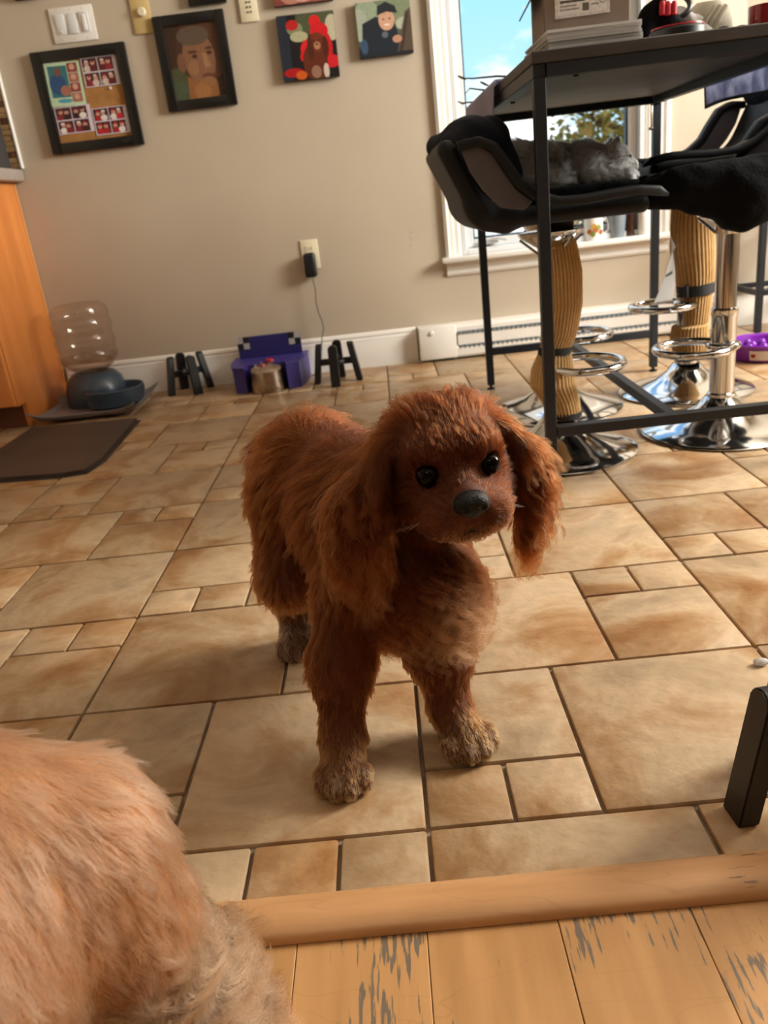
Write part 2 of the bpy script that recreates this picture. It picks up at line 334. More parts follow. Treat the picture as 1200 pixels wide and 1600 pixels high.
while x < RX-0.02:
    a, b = max(x,LX), min(x+0.1285,RX); x += 0.1285
    if b-a < 0.02: continue
    o = obj('plank', box(new_bm(), (0,0,-0.005), (b-a-0.0008,0.60-BY-0.004,0.0098), None, 0.0007), 'plank', wf); o.location = ((a+b)/2,(BY+0.60)/2,random.uniform(-.0003,.0003))
def thresh():
    pr = [(0.578,0.0008),(0.5785,0.006),(0.583,0.0115),(0.592,0.0142),(0.604,0.0148),(0.618,0.0138),(0.628,0.0105),(0.634,0.0055),(0.636,0.0008)]
    return prism(new_bm(), pr, LX, RX, ((0,0,0),(0,1,0),(0,0,1),(1,0,0)))
struct(obj('trim_1', thresh(), 'thresh', smooth=40))
WX0, WX1, WZ0, WZ1 = 0.36, 1.09, 0.43, 2.05         # far window opening
def walls_far():
    bm = new_bm(); t = 0.14; y = FY+t/2
    box(bm, ((LX+WX0)/2,y,CZ/2), (WX0-LX,t,CZ)); box(bm, ((WX1+RX)/2,y,CZ/2), (RX-WX1,t,CZ))
    box(bm, ((WX0+WX1)/2,y,WZ0/2), (WX1-WX0,t,WZ0)); box(bm, ((WX0+WX1)/2,y,(WZ1+CZ)/2), (WX1-WX0,t,CZ-WZ1)); return bm
struct(obj('wall_far', walls_far(), 'wall', smooth=0))
PY0, PY1, PZ0, PZ1 = 1.20, 2.60, 1.05, 2.30
def walls_right():
    bm = new_bm(); t = 0.12; x = RX+t/2
    box(bm, (x,(BY+PY0)/2,CZ/2), (t,PY0-BY,CZ)); box(bm, (x,(PY1+FY+.14)/2,CZ/2), (t,FY+.14-PY1,CZ))
    box(bm, (x,(PY0+PY1)/2,PZ0/2), (t,PY1-PY0,PZ0)); box(bm, (x,(PY0+PY1)/2,(PZ1+CZ)/2), (t,PY1-PY0,CZ-PZ1)); return bm
struct(obj('wall_right', walls_right(), 'wall', smooth=0))
struct(obj('wall_left', box(new_bm(), (LX-0.06,(BY+FY)/2,CZ/2), (0.12,FY-BY+.28,CZ)), 'wall', smooth=0))
struct(obj('wall_back', box(new_bm(), ((LX+RX)/2,BY-0.06,CZ/2), (RX-LX,0.12,CZ)), 'backwall', smooth=0))
struct(obj('ceiling', box(new_bm(), ((LX+RX)/2,(BY+FY)/2,CZ+0.05), (RX-LX+.24,FY-BY+.28,0.1)), 'ceil', smooth=0))
# window_1: the casement behind the table
def casing_profile(w):   # ridged casing cross-section: (across, out)
    return [(0,0),(0,0.018),(0.012*w/0.065,0.024),(0.020*w/0.065,0.017),(0.034*w/0.065,0.016),(0.040*w/0.065,0.012),(0.055*w/0.065,0.012),(0.060*w/0.065,0.008),(w,0.006),(w,0)]
w1 = bpy.data.objects.new('window_1', None); C.objects.link(w1); w1.location = (0.72,FY,0.41); struct(w1)
def wpart(n, bm, m, sm=35): return obj(n, bm, m, w1, sm, True)
wpart('casing', prism(new_bm(), casing_profile(0.068), 0.42, 2.12, ((0.281,FY,0),(1,0,0),(0,-1,0),(0,0,1))), 'white', 20)
wpart('casing', prism(new_bm(), casing_profile(0.098), 0.42, 2.12, ((1.203,FY,0),(-1,0,0),(0,-1,0),(0,0,1))), 'white', 20)
wpart('casing', prism(new_bm(), casing_profile(0.068), 0.281, 1.203, ((0,FY,2.12),(0,0,-1),(0,-1,0),(1,0,0))), 'white', 20)
wpart('sill', box(new_bm(), (0.742,3.475,0.409), (0.96,0.105,0.022), None, 0.006, 2), 'white')
wpart('apron', prism(new_bm(), [(0,0),(0.018,0),(0.016,-0.02),(0.010,-0.028),(0.014,-0.045),(0.006,-0.056),(0,-0.056)], 0.281, 1.203, ((0,FY,0.398),(0,-1,0),(0,0,1),(1,0,0))), 'white', 20)
def frame_bm(x0,x1,z0,z1,w,y0,y1,bev=0.003):
    bm = new_bm(); y = (y0+y1)/2; d = y1-y0
    box(bm, (x0+w/2,y,(z0+z1)/2), (w,d,z1-z0), None, bev); box(bm, (x1-w/2,y,(z0+z1)/2), (w,d,z1-z0), None, bev)
    box(bm, ((x0+x1)/2,y,z0+w/2), (x1-x0-2*w,d,w), None, bev); box(bm, ((x0+x1)/2,y,z1-w/2), (x1-x0-2*w,d,w), None, bev); return bm
wpart('jamb_frame', frame_bm(0.349,1.105,0.42,2.06,0.022,3.475,3.60), 'vinyl')
wpart('sash_frame', frame_bm(0.371,1.083,0.442,2.038,0.034,3.51,3.56), 'vinyl')
wpart('gasket', frame_bm(0.405,1.049,0.476,2.004,0.007,3.520,3.550,0.001), 'gasket')
wpart('pane', box(new_bm(), (0.727,3.535,1.24), (0.632,0.006,1.52)), 'clear', 0)
cb_ = new_bm(); box(cb_, (0.47,3.492,0.462), (0.07,0.03,0.018), None, 0.005); tube(cb_, [(0.45,3.48,0.468),(0.49,3.465,0.475),(0.535,3.462,0.467)], [0.006,0.006,0.008], 8); wpart('crank_handle', cb_, 'vinyl')
# window_2: the patio window of the right wall, out of the frame, that lights the room
w2 = bpy.data.objects.new('window_2', None); C.objects.link(w2); w2.location = (RX,1.90,1.05); struct(w2)
b2 = new_bm(); w = 0.05
for yc, zc, sy, sz in ((PY0+w/2,(PZ0+PZ1)/2,w,PZ1-PZ0),(PY1-w/2,(PZ0+PZ1)/2,w,PZ1-PZ0),((PY0+PY1)/2,PZ0+w/2,PY1-PY0-2*w,w),((PY0+PY1)/2,PZ1-w/2,PY1-PY0-2*w,w)): box(b2, (RX+0.06,yc,zc), (0.06,sy,sz), None, 0.004)
obj('sash_frame', b2, 'vinyl', w2, 35, True)
obj('pane', box(new_bm(), (RX+0.06,1.90,1.675), (0.006,1.3,1.15)), 'clear', w2, 0, True)
# baseboards
bprof = [(0,0),(0.016,0),(0.016,0.105),(0.013,0.112),(0.013,0.120),(0.009,0.128),(0.011,0.136),(0.006,0.146),(0,0.150)]
struct(obj('baseboard_far', prism(new_bm(), bprof, -1.40, 0.128, ((0,FY,0.0008),(0,-1,0),(0,0,1),(1,0,0))), 'white', smooth=25))
struct(obj('baseboard_right', prism(new_bm(), bprof, 1.29, RX, ((0,FY,0.0008),(0,-1,0),(0,0,1),(1,0,0))), 'white', smooth=25))
# outside
struct(obj('lawn', box(new_bm(), (2,30,-2.6), (90,52,0.2)), 'lawn', smooth=0))

# ------------------------------------------------------------------ baseboard heater
h = thing('baseboard_heater', 'long white electric baseboard heater low on the wall under the window', 'heater', (0.71,FY,0))
obj('housing', prism(new_bm(), [(0,0.012),(0.058,0.012),(0.062,0.02),(0.062,0.05),(0.055,0.058),(0.055,0.062),(0.02,0.062),(0.02,0.108),(0.05,0.108),(0.058,0.118),(0.058,0.135),(0.052,0.146),(0.0,0.150)], 0.135, 1.285, ((0,FY,0),(0,-1,0),(0,0,1),(1,0,0))), 'white', h, 25, True)
obj('front_panel', prism(new_bm(), [(0.052,0.060),(0.060,0.062),(0.060,0.108),(0.052,0.112)], 0.30, 1.285, ((0,FY,0),(0,-1,0),(0,0,1),(1,0,0))), 'white', h, 25, True)
for zc, nm in ((0.113,'outlet_grille'),(0.054,'inlet_grille')):
    g = new_bm(); box(g, (0.79,FY-0.060,zc), (0.97,0.003,0.013))
    for k in range(48): box(g, (0.31+k*0.0202,FY-0.0625,zc), (0.0035,0.004,0.013))
    obj(nm, g, 'greyplastic', h, 0, True)
obj('end_cap', box(new_bm(), (0.215,FY-0.033,0.081), (0.158,0.062,0.137), None, 0.005, 2), 'white', h, 35, True)
lk = lathe(new_bm(), [(0,0),(0.010,0),(0.010,0.006),(0.007,0.009),(0,0.009)], (0.19,FY-0.062,0.125), 20, Matrix.Rotation(math.radians(90),3,'X')); obj('thermostat_knob', lk, 'white', h, 35, True)

# ------------------------------------------------------------------ kitchen cabinet, worktop, backsplash
cbn = thing('base_cabinet', 'orange maple kitchen base cabinet at the left edge, its plain side panel lit', 'cabinet', (-1.7,3.2,0))
PX = -1.418
obj('side_panel', prism(new_bm(), [(3.055,0.0008),(3.477,0.0008),(3.477,0.893),(2.985,0.893),(2.985,0.095),(3.055,0.095)], 0, 0.018, ((PX-0.018,0,0),(0,1,0),(0,0,1),(1,0,0))), 'orange', cbn, 0, True)
obj('carcass', box(new_bm(), (-1.717,3.235,0.494), (0.562,0.48,0.796)), 'orange_edge', cbn, 0, True)
obj('edge_band', box(new_bm(), (PX+0.0015,3.468,0.447), (0.003,0.016,0.890)), 'orange_edge', cbn, 0, True)
obj('toe_kick', box(new_bm(), (-1.717,3.065,0.048), (0.562,0.016,0.094)), 'kick', cbn, 0, True)
d = obj('door', box(new_bm(), (-1.705,2.974,0.49), (0.57,0.02,0.78), None, 0.003), 'orange', cbn, 35, True)
hb = new_bm(); tube(hb, [(-1.50,2.964,0.66),(-1.50,2.935,0.66),(-1.50,2.935,0.78),(-1.50,2.964,0.78)], 0.006, 8); hd_ = obj('handle', hb, 'steel', d); 
ct = tag(obj('kitchen_worktop', box(new_bm(), (-1.68,3.215,0.918), (0.62,0.52,0.045), None, 0.006, 2), 'counter'), 'grey laminate kitchen worktop on the orange cabinet, cut off by the left edge', 'worktop')
bs = bpy.data.objects.new('trim_2', None); C.objects.link(bs); bs.location = (-1.6,FY,1.1); struct(bs)
rows = 20
for r in range(rows):
    z = 0.945+r*0.020; x = -1.992 + random.uniform(0,0.1)
    xa = LX+0.004
    while xa < -1.375:
        xb = min(-1.375, xa+random.choice((0.05,0.09,0.13)))
        if xb-xa > 0.012:
            o = obj('stone_strip', box(new_bm(), (0,0,0), (xb-xa-0.0015,0.011,0.0185), None, 0.001), 'stoneB' if random.random() < 0.22 else 'stoneA', bs); o.location = ((xa+xb)/2+1.6, -0.0055-random.uniform(0,0.003), z+0.01-1.1)
        xa = xb
obj('edge_strip', box(new_bm(), (-1.369,FY-0.008,1.142), (0.010,0.016,0.40), None, 0.002), 'white', bs, 35, True)
ap = new_bm(); prism(ap, [(-0.06,0),(0.05,0),(0.05,0.10),(0.02,0.19),(-0.06,0.20)], -0.09, 0.09, ((-1.49,3.38,0.9415),(0,-1,0),(0,0,1),(1,0,0)))
kt = thing('toaster', 'dark grey appliance standing on the worktop at the left edge', 'toaster', (-1.49,3.38,0.9415))
obj('body', ap, 'greyblack', kt, 30, True); obj('lever', box(new_bm(), (-1.395,3.37,1.06), (0.012,0.03,0.012), None, 0.003), 'blackplastic', kt, 35, True)

# ------------------------------------------------------------------ things on the far wall
def wall_box(name, cx, cz, w, h, d, m, parent=None, bev=0.003, tilt=0.0, y=None):
    o = obj(name, box(new_bm(), (0,0,0), (w,d,h), None, bev, 2), m, parent)
    loc = Vector((cx, (FY if y is None else y)-d/2-0.0006, cz)); o.location = loc-(parent.location if parent else Vector())
    o.rotation_euler = (0,tilt,0); return o
def ell(cx, cy, rx, ry, col, rot=0, n=18): return ([(cx+rx*math.cos(t)*math.cos(rot)-ry*math.sin(t)*math.sin(rot), cy+rx*math.cos(t)*math.sin(rot)+ry*math.sin(t)*math.cos(rot)) for t in [2*math.pi*i/n for i in range(n)]], col)
def rect(x0,y0,x1,y1,col): return ([(x0,y0),(x1,y0),(x1,y1),(x0,y1)], col)
def clip01(poly):        # keep a printed shape inside the paper
    for ax, lim, sg in ((0,0,1),(0,1,-1),(1,0,1),(1,1,-1)):
        out = []
        for i in range(len(poly)):
            a, b = poly[i-1], poly[i]; da, db = sg*(a[ax]-lim), sg*(b[ax]-lim)
            if (da < 0) != (db < 0):
                t = da/(da-db); out.append((a[0]+(b[0]-a[0])*t, a[1]+(b[1]-a[1])*t))
            if db >= 0: out.append(b)
        poly = out
        if len(poly) < 3: return []
    return poly
def print_panel(name, w, h, bg, shapes, parent, loc, tilt=0.0, th=0.0015):
    """flat printed picture: ink laid in layers of a few microns on a thin sheet; faces -Y"""
    bm = new_bm(); ly = bm.loops.layers.float_color.new('ink')
    def paint(f, c):
        for l in f.loops: l[ly] = lin(c)
    box(bm, (0,0,0), (w,th,h))
    for f in bm.faces: paint(f, bg)
    for i, (poly, c) in enumerate(shapes):
        poly = clip01(poly)
        if len(poly) < 3: continue
        vs = [bm.verts.new(((p[0]-0.5)*w, -th/2-0.00003*(i+1), (p[1]-0.5)*h)) for p in poly]
        f = bm.faces.new(vs); f.normal_update()
        if f.normal.y > 0: f.normal_flip()
        paint(f, c)
    o = obj(name, bm, 'printm', parent, 0); o.location = Vector(loc)-(parent.location if parent else Vector()); o.rotation_euler = (0,tilt,0); return o
def frame_thing(name, label, x0,x1,z0,z1, fw, d=0.022, tilt=0.0):
    t = thing(name, label, 'picture frame', ((x0+x1)/2,FY,(z0+z1)/2)); t.rotation_euler = (0,tilt,0)
    w, hh = x1-x0, z1-z0; bm = new_bm()
    for cx, cz, sx, sz in ((-w/2+fw/2,0,fw,hh),(w/2-fw/2,0,fw,hh),(0,-hh/2+fw/2,w-2*fw,fw),(0,hh/2-fw/2,w-2*fw,fw)): box(bm, (cx,-d/2-.0006,cz), (sx,d,sz), None, 0.003, 2)
    obj('frame', bm, 'blackframe', t); return t
def lp(t, name, w, h, bg, shapes, cx, cz, y, tilt=0.0):
    o = print_panel(name, w, h, bg, shapes, None, (0,0,0), tilt); o.parent = t; o.location = (cx, y, cz); return o
# photo-strip collage frame
f1 = frame_thing('collage_frame', 'large black frame with a cork board of photo-booth strips, left on the wall', -1.232,-0.868,0.976,1.332,0.038)
o = obj('cork_board', box(new_bm(), (0,-0.006,0), (0.29,0.008,0.285)), mat('cork_tan','A87843',0.8,var=0.2,scale=40), f1)
def strip(seed, dark, acc, n=2):
    rr = random.Random(seed); s = []
    for i in range(n):
        for j in range(2):
            x0, y0 = 0.03+i*0.45, 0.04+j*0.49; s.append(rect(x0,y0,x0+0.42,y0+0.44,dark))
            for q in range(2): s.append(ell(x0+0.12+q*0.17+rr.uniform(-.02,.02), y0+0.27+rr.uniform(-.04,.04), 0.065, 0.085, 'C08F7C')); s.append(ell(x0+0.12+q*0.17, y0+0.10, 0.10, 0.11, acc[(q+i+j)%len(acc)])); s.append(ell(x0+0.12+q*0.17, y0+0.35, 0.055, 0.04, acc[(q+j)%len(acc)]))
    return s
green = [([(0,0),(1,0),(1,1),(0,1)],'B9D3B4'), rect(0.08,0.2,0.62,0.92,'2F6E78'), ell(0.3,0.5,0.24,0.24,'284C7C'), ell(0.35,0.78,0.12,0.1,'6D5348'), ell(0.5,0.35,0.16,0.12,'A06A58'), ell(0.42,0.12,0.22,0.05,'4F9BB0')]
for j in range(4): green += [rect(0.64,0.08+j*0.225,0.93,0.29+j*0.225,'8A3A3F' if j%2 else 'A0665A'), ell(0.78,0.2+j*0.225,0.08,0.07,'C79A86')]
lp(f1,'photo_strip',0.135,0.150,'B9D3B4',green,-0.075,0.062,-0.012,0.03)
lp(f1,'photo_strip',0.135,0.100,'C9C4CF',strip(1,'431A20',('8B2530','C9B9B4','5B1E28')),0.070,0.090,-0.0125)
lp(f1,'photo_strip',0.140,0.095,'D3C8DC',strip(2,'3E1820',('E4DDDB','7C2029','351418')),-0.070,-0.062,-0.0120)
lp(f1,'photo_strip',0.135,0.095,'CFC6D6',strip(3,'3B161C',('B71F2C','A31C28','D9D2D4')),0.072,-0.080,-0.0125)
obj('push_pin', lathe(new_bm(), [(0,0),(0.004,0),(0.005,0.006),(0,0.009)], (0.095,-0.010,0.030), 10, Matrix.Rotation(math.radians(90),3,'X')), 'white', f1)
lp(f1,'maker_mark',0.022,0.006,'0E0D0D',[rect(0.0+0.14*i,0.1,0.09+0.14*i,0.9,'3A3838') for i in range(7)],0.115,-0.158,-0.0231)
# painted portrait
f2 = frame_thing('portrait_frame', 'black frame holding a brown painted portrait of a head, beside the collage', -0.748,-0.478,1.076,1.398,0.036)
pt = [rect(0,0,1,1,'4A3026'), ell(0.75,0.75,0.5,0.5,'6B4230'), ell(0.15,0.15,0.35,0.3,'5A5A40'), rect(0.0,0.0,0.3,0.25,'56614A'),([(0.28,0.0),(0.32,0.42),(0.55,0.34),(0.85,0.2),(0.85,0)],'A5693F'),
 ell(0.52,0.62,0.36,0.37,'50382C',0.2), ell(0.58,0.55,0.30,0.36,'9A6B50',0.15), ell(0.52,0.84,0.30,0.13,'6F5A4C'), ell(0.24,0.50,0.08,0.13,'8C5F48'), ell(0.50,0.57,0.05,0.025,'4A2E24'), ell(0.78,0.60,0.05,0.025,'4A2E24'), ([(0.64,0.6),(0.72,0.6),(0.78,0.42),(0.66,0.40)],'B98663'), ell(0.70,0.30,0.12,0.035,'7A4338'), ell(0.45,0.42,0.1,0.1,'AC7A58'), ell(0.47,0.63,0.09,0.02,'5B3C2E'), ell(0.78,0.66,0.07,0.02,'5B3C2E'), ell(0.68,0.22,0.16,0.07,'A8744F'), ell(0.55,0.1,0.16,0.12,'B57A4C')]
lp(f2,'painting',0.205,0.255,'4A3026',pt,0,0,-0.010)
obj('glazing', box(new_bm(), (0,-0.014,0), (0.20,0.002,0.252)), 'clear', f2, 0)
# canvases
def canvas(label, cx, cz, w, h, tilt, bg, shapes):
    t = thing('canvas_print', label, 'photo print', (cx,FY,cz)); t.rotation_euler = (0,tilt,0)
    obj('stretcher', box(new_bm(), (0,-0.0125,0), (w,0.023,h), None, 0.002), mat('canvas_side','2A2324',0.7,var=0.3,scale=30), t)
    lp(t, 'print', w-0.001, h-0.001, bg, shapes, 0, 0, -0.0250); return t
dogp = [rect(0,0,0.18,1,'232A38'), ell(0.72,0.9,0.4,0.25,'4A5138'), ell(0.95,0.75,0.12,0.2,'B9B39C'), ell(0.3,0.78,0.14,0.10,'7C8464'), ell(0.26,0.84,0.11,0.08,'B31E22'), ell(0.36,0.66,0.16,0.08,'A9A887'), ell(0.66,0.86,0.10,0.10,'CF1A22'), ell(0.72,0.72,0.16,0.12,'C5161E'), ell(0.56,0.46,0.20,0.16,'D01C24'), ell(0.82,0.45,0.11,0.24,'BE1720'), ell(0.46,0.35,0.12,0.1,'C4161F'), ell(0.9,0.24,0.14,0.10,'C81B26'), ell(0.2,0.12,0.18,0.07,'A8141C'), ell(0.60,0.25,0.22,0.30,'5E2717'), ell(0.66,0.55,0.15,0.15,'6E2F1A'), ell(0.54,0.46,0.06,0.17,'4A1F12'), ell(0.80,0.46,0.06,0.17,'4A1F12'), ell(0.66,0.50,0.06,0.06,'A9765A'), ell(0.66,0.52,0.02,0.015,'150E0C'), ell(0.61,0.58,0.014,0.014,'120A08'), ell(0.71,0.58,0.014,0.014,'120A08'), ell(0.33,0.07,0.10,0.07,'C2581C'), ell(0.60,0.10,0.09,0.10,'8F6A58'), ell(0.78,0.10,0.05,0.12,'C9B8AE')]
canvas('square canvas photo of a red-brown spaniel among red poinsettias', -0.178,1.239,0.216,0.219,0.01,'141416',dogp)
boy = [rect(0,0.45,1,1,'6C7A62'), ell(0.2,0.8,0.22,0.25,'8E9C86'), ell(0.75,0.85,0.3,0.25,'79866A'), ell(0.9,0.55,0.2,0.12,'A7AD9C'), ell(0.05,0.6,0.15,0.3,'9FA899'), rect(0,0,1,0.18,'1D2530'), ([(0.05,0.05),(0.1,0.62),(0.35,0.72),(0.7,0.62),(0.78,0.1)],'1E2632'), ([(0.70,0.05),(1.0,0.05),(1.0,0.82),(0.9,0.76)],'54463C'), ([(0.74,0.05),(0.80,0.05),(0.96,0.72),(0.93,0.74)],'3A2F29'), ell(0.55,0.64,0.15,0.19,'C49A82'), ([(0.38,0.74),(0.40,0.9),(0.55,0.97),(0.72,0.88),(0.76,0.74),(0.56,0.79)],'20262E'), ell(0.49,0.66,0.02,0.014,'2A1C18'), ell(0.61,0.66,0.02,0.014,'2A1C18'), ell(0.55,0.555,0.055,0.018,'E8DAD0'), ell(0.72,0.28,0.09,0.07,'B88A74'), ell(0.5,0.38,0.06,0.06,'59646E'), ell(0.1,0.2,0.07,0.14,'39506E')]
canvas('canvas photo of a smiling child in a dark cap by a tree trunk', 0.116,1.268,0.205,0.182,0.0,'4E5A50',boy)
canvas('reddish canvas photo cut off by the top edge above the spaniel picture', -0.174,1.47,0.222,0.18,0.0,'7A3F38',[ell(0.3,0.2,0.2,0.2,'B07C6A'), ell(0.7,0.2,0.22,0.2,'8E5346'), ell(0.5,0.08,0.14,0.06,'C09484')])
canvas('dark red frame corner at the top edge above the light switches', -1.19,1.55,0.10,0.09,0.0,'4B1F1C',[rect(0,0,1,0.2,'5A2A24')])
wall_clock = thing('picture_frame', 'black frame bottom cut off by the top edge above the portrait', 'picture frame', (-0.53,FY,1.49))
obj('frame', box(new_bm(), (0,-0.012,0), (0.142,0.022,0.148), None, 0.003, 2), 'blackframe', wall_clock); lp(wall_clock,'print',0.1,0.1,'33302E',[ell(0.5,0.5,0.3,0.3,'57504B')],0,0,-0.0238)
# switches
sw = thing('light_switch', 'white triple light switch plate above the collage frame', 'light switch', (-1.047,FY,1.410))
obj('plate', box(new_bm(), (0,-0.0035,0), (0.166,0.006,0.117), None, 0.003, 2), 'white', sw)
for i, dx in enumerate((-0.046,0.0,0.046)):
    b = new_bm(); box(b, (dx,-0.0085,0.002), (0.034,0.005,0.068), Matrix.Rotation(0.06*(1 if i!=1 else -1),3,'X'), 0.002, 2); r = obj('rocker', b, 'vinyl', sw)
    if i == 2: obj('slider', box(new_bm(), (dx,-0.0125,0.0), (0.012,0.004,0.052), None, 0.001), 'white', sw)
    if i == 0: obj('indicator', lathe(new_bm(), [(0,0),(0.005,0),(0.004,0.002),(0,0.002)], (dx,-0.0105,-0.022), 12, Matrix.Rotation(math.radians(90),3,'X')), 'white', sw)
for dx in (-0.046,0,0.046):
    for dz in (-0.048,0.048): obj('screw', lathe(new_bm(), [(0,0),(0.003,0),(0.0025,0.0012),(0,0.0015)], (dx,-0.0065,dz), 10, Matrix.Rotation(math.radians(90),3,'X')), 'ivory', sw)
dm = thing('dimmer_switch', 'cream dimmer switch plate with a round knob left of the portrait', 'light switch', (-0.786,FY,1.42))
obj('plate', box(new_bm(), (0,-0.004,0), (0.072,0.007,0.14), None, 0.003, 2), 'cream', dm)
obj('knob', lathe(new_bm(), [(0,0),(0.016,0),(0.015,0.012),(0.012,0.015),(0,0.015)], (0.005,-0.0078,0.0), 20, Matrix.Rotation(math.radians(90),3,'X')), 'ivory', dm)
tp = thing('wall_control', 'small cream wall control with dark buttons right of the portrait', 'wall control', (-0.383,FY,1.405))
obj('plate', box(new_bm(), (0,-0.005,0), (0.068,0.009,0.12), None, 0.003, 2), 'ivory', tp)
for r in range(4):
    for c in range(2): obj('button', box(new_bm(), (-0.004+c*0.012,-0.0107,-0.028+r*0.016), (0.006,0.003,0.006), None, 0.001), 'blackplastic', tp)
ot = thing('wall_outlet', 'white wall outlet plate low between the door side and window', 'outlet', (-0.279,FY,0.494))
ot['label'] = 'white wall outlet plate with a black charger plugged into it'
obj('plate', box(new_bm(), (0,-0.0035,0), (0.072,0.006,0.116), None, 0.003, 2), 'ivory', ot)
obj('receptacle', box(new_bm(), (0,-0.0072,0), (0.034,0.003,0.070), None, 0.001), 'ivory', ot)
for dx in (-0.006,0.006): obj('slot', box(new_bm(), (dx,-0.0089,0.022), (0.002,0.001,0.009)), 'greyblack', ot)
pg = thing('charger', 'black charger block in the outlet with a thin cord running down to the floor', 'charger', (-0.281,FY,0.455))
obj('adapter', box(new_bm(), (-0.002,-0.030,-0.002), (0.050,0.040,0.098), None, 0.012, 3), 'blackplastic', pg)
obj('cord', tube(new_bm(), [(0,-0.034,-0.048),(0.001,-0.034,-0.065),(0.006,-0.033,-0.10),(0.001,-0.033,-0.145),(0.004,-0.033,-0.19),(0.016,-0.035,-0.235),(0.018,-0.036,-0.265),(0.006,-0.040,-0.30),(-0.004,-0.05,-0.36),(-0.02,-0.07,-0.44),(-0.06,-0.09,-0.4515)], 0.0022, 6), 'cord', pg, 60)
for i, (dx, dz) in enumerate(((0.145,0.535),(0.142,0.510),(0.140,0.482))):
    hb = lathe(new_bm(), [(0,0),(0.0035,0),(0.0025,0.0008),(0,0.0008)], (dx,FY-0.0006,dz), 10, Matrix.Rotation(math.radians(90),3,'X'))
    hl = obj('wall_anchor', hb, 'counter'); tag(hl, ('topmost','middle','lowest')[i]+' of three tiny grey screw plugs in the wall left of the window', 'wall plug', 'screw hole plugs left of the window')

# ------------------------------------------------------------------ pet things along the wall
def pet_stand(label, loc, rz, group=None):
    t = thing('bowl_stand', label, 'bowl stand', loc, rz, group); Hh, R0, R1 = 0.165, 0.088, 0.062
    for k in range(4):
        a = math.radians(45+90*k); u = Vector((math.cos(a),math.sin(a),0)); v = Vector((-u.y,u.x,0)); ax = (u*(R1-R0)+Vector((0,0,Hh))).normalized()
        bm = new_bm(); wd = 0.018; L = Hh*0.985
        poly = [(-wd,0),(wd,0),(wd,L-0.012)]+[(wd*math.cos(q)*0.9+0.0,L-0.012+0.012*math.sin(q)) for q in (0.4,0.9,1.57,2.24,2.74)]+[(-wd,L-0.012)]
        prism(bm, poly, -0.012, 0.012, (u*R0+Vector((0,0,0.0005)), v, ax, u)); bmesh.ops.bevel(bm, geom=list(bm.edges), offset=0.0018, segments=2, affect='EDGES')
        lg = obj('leg', bm, 'blackplastic', t)
        ho = new_bm()
        for j in range(4): box(ho, u*(R0-0.0+0.011-(R0-R1)*(0.02+j*0.018)/Hh)+Vector((0,0,0.02+j*0.018)), (0.004,0.004,0.011), Matrix.Rotation(a,3,'Z'))
        ab = new_bm(); z = 0.085; r = R0-(R0-R1)*z/Hh
        bar(ab, u*0.03+Vector((0,0,z)), u*(r-0.005)+Vector((0,0,z)), 0.016, 0.026, 0.002); obj('arm', ab, 'blackplastic', t)
        ho.free()
    tb = new_bm(); tube(tb, [(0.033*math.cos(q),0.033*math.sin(q),0.085) for q in np.linspace(0,2*math.pi,25)[:-1]], 0.008, 8, True); obj('hub_ring', tb, 'blackplastic', t)
    return t
s1 = pet_stand('black plastic bowl stand left of the blue box, right of the water dispenser', (-0.857,3.385,0), math.radians(-13))
s2 = dup(s1, (-0.214,3.240,0), math.radians(-50), 'black plastic bowl stand right of the blue box, under the hanging cord')
# near stand: built finer, one leg in view with a pierced edge
t = dup(s1, (0.418,0.697,0), math.radians(140), 'black plastic bowl stand close to the camera at the right edge')
for c in t.children:                            # its rear leg rests on the wooden threshold
    if c.name.startswith('leg'):
        v0 = sum((v.co for v in c.data.vertices), Vector())/len(c.data.vertices); a_ = math.radians(140)
        if 0.697+v0.x*math.sin(a_)+v0.y*math.cos(a_) < 0.66: c.location.z += 0.0145
# blue-violet drinking fountain / feeder
pf = thing('pet_feeder', 'blue violet pet feeder box with a steel canister and checkered back corners', 'pet feeder', (-0.50,3.30,0))
base = [(-0.155,0.165),(-0.155,0.02),(-0.135,-0.075),(-0.085,-0.10),(-0.075,-0.04),(0.075,-0.04),(0.085,-0.10),(0.135,-0.075),(0.155,0.02),(0.155,0.165)]
obj('body', prism(new_bm(), base, 0.0008, 0.098, ((0,0,0),(1,0,0),(0,1,0),(0,0,1))), 'navy', pf, 20)
obj('lid', prism(new_bm(), [(x*1.02,y*1.02-(0.0 if y>0.1 else 0.002)) for x,y in base if True], 0.098, 0.106, ((0,0,0),(1,0,0),(0,1,0),(0,0,1))), 'navy', pf, 20)
obj('back_panel', box(new_bm(), (0.0,0.135,0.150), (0.27,0.016,0.088), None, 0.002), 'navydark', pf)
for sx in (-1,1):
    for i in range(2):
        for j in range(2):
            obj('check', box(new_bm(), (sx*(0.122-0.025*i),0.1262,0.182-0.025*j), (0.025,0.002,0.025)), 'paper' if i==j else 'blackplastic', pf, 0)
cn = obj('steel_canister', lathe(new_bm(), [(0,0.001),(0.072,0.001),(0.074,0.006),(0.070,0.06),(0.068,0.086),(0.055,0.100),(0.03,0.108),(0,0.110)], (0,-0.075,0), 40), 'steel', pf)
obj('lens', lathe(new_bm(), [(0,0),(0.018,0),(0.017,0.010),(0.010,0.016),(0,0.018)], (-0.005,-0.100,0.098), 20), 'red', pf)
obj('lens', lathe(new_bm(), [(0,0),(0.020,0),(0.018,0.008),(0.010,0.012),(0,0.013)], (0.01,-0.01,0.107), 20), 'red', pf)
for a in (0.3,1.9,3.6,5.0):
    sb = new_bm(); tube(sb, [(0.03*math.cos(a)-0.01,-0.085+0.03*math.sin(a),0.100),(0.028*math.cos(a)-0.01,-0.085+0.028*math.sin(a),0.116)], [0.006,0.004], 10); obj('knob', sb, 'chrome', pf)
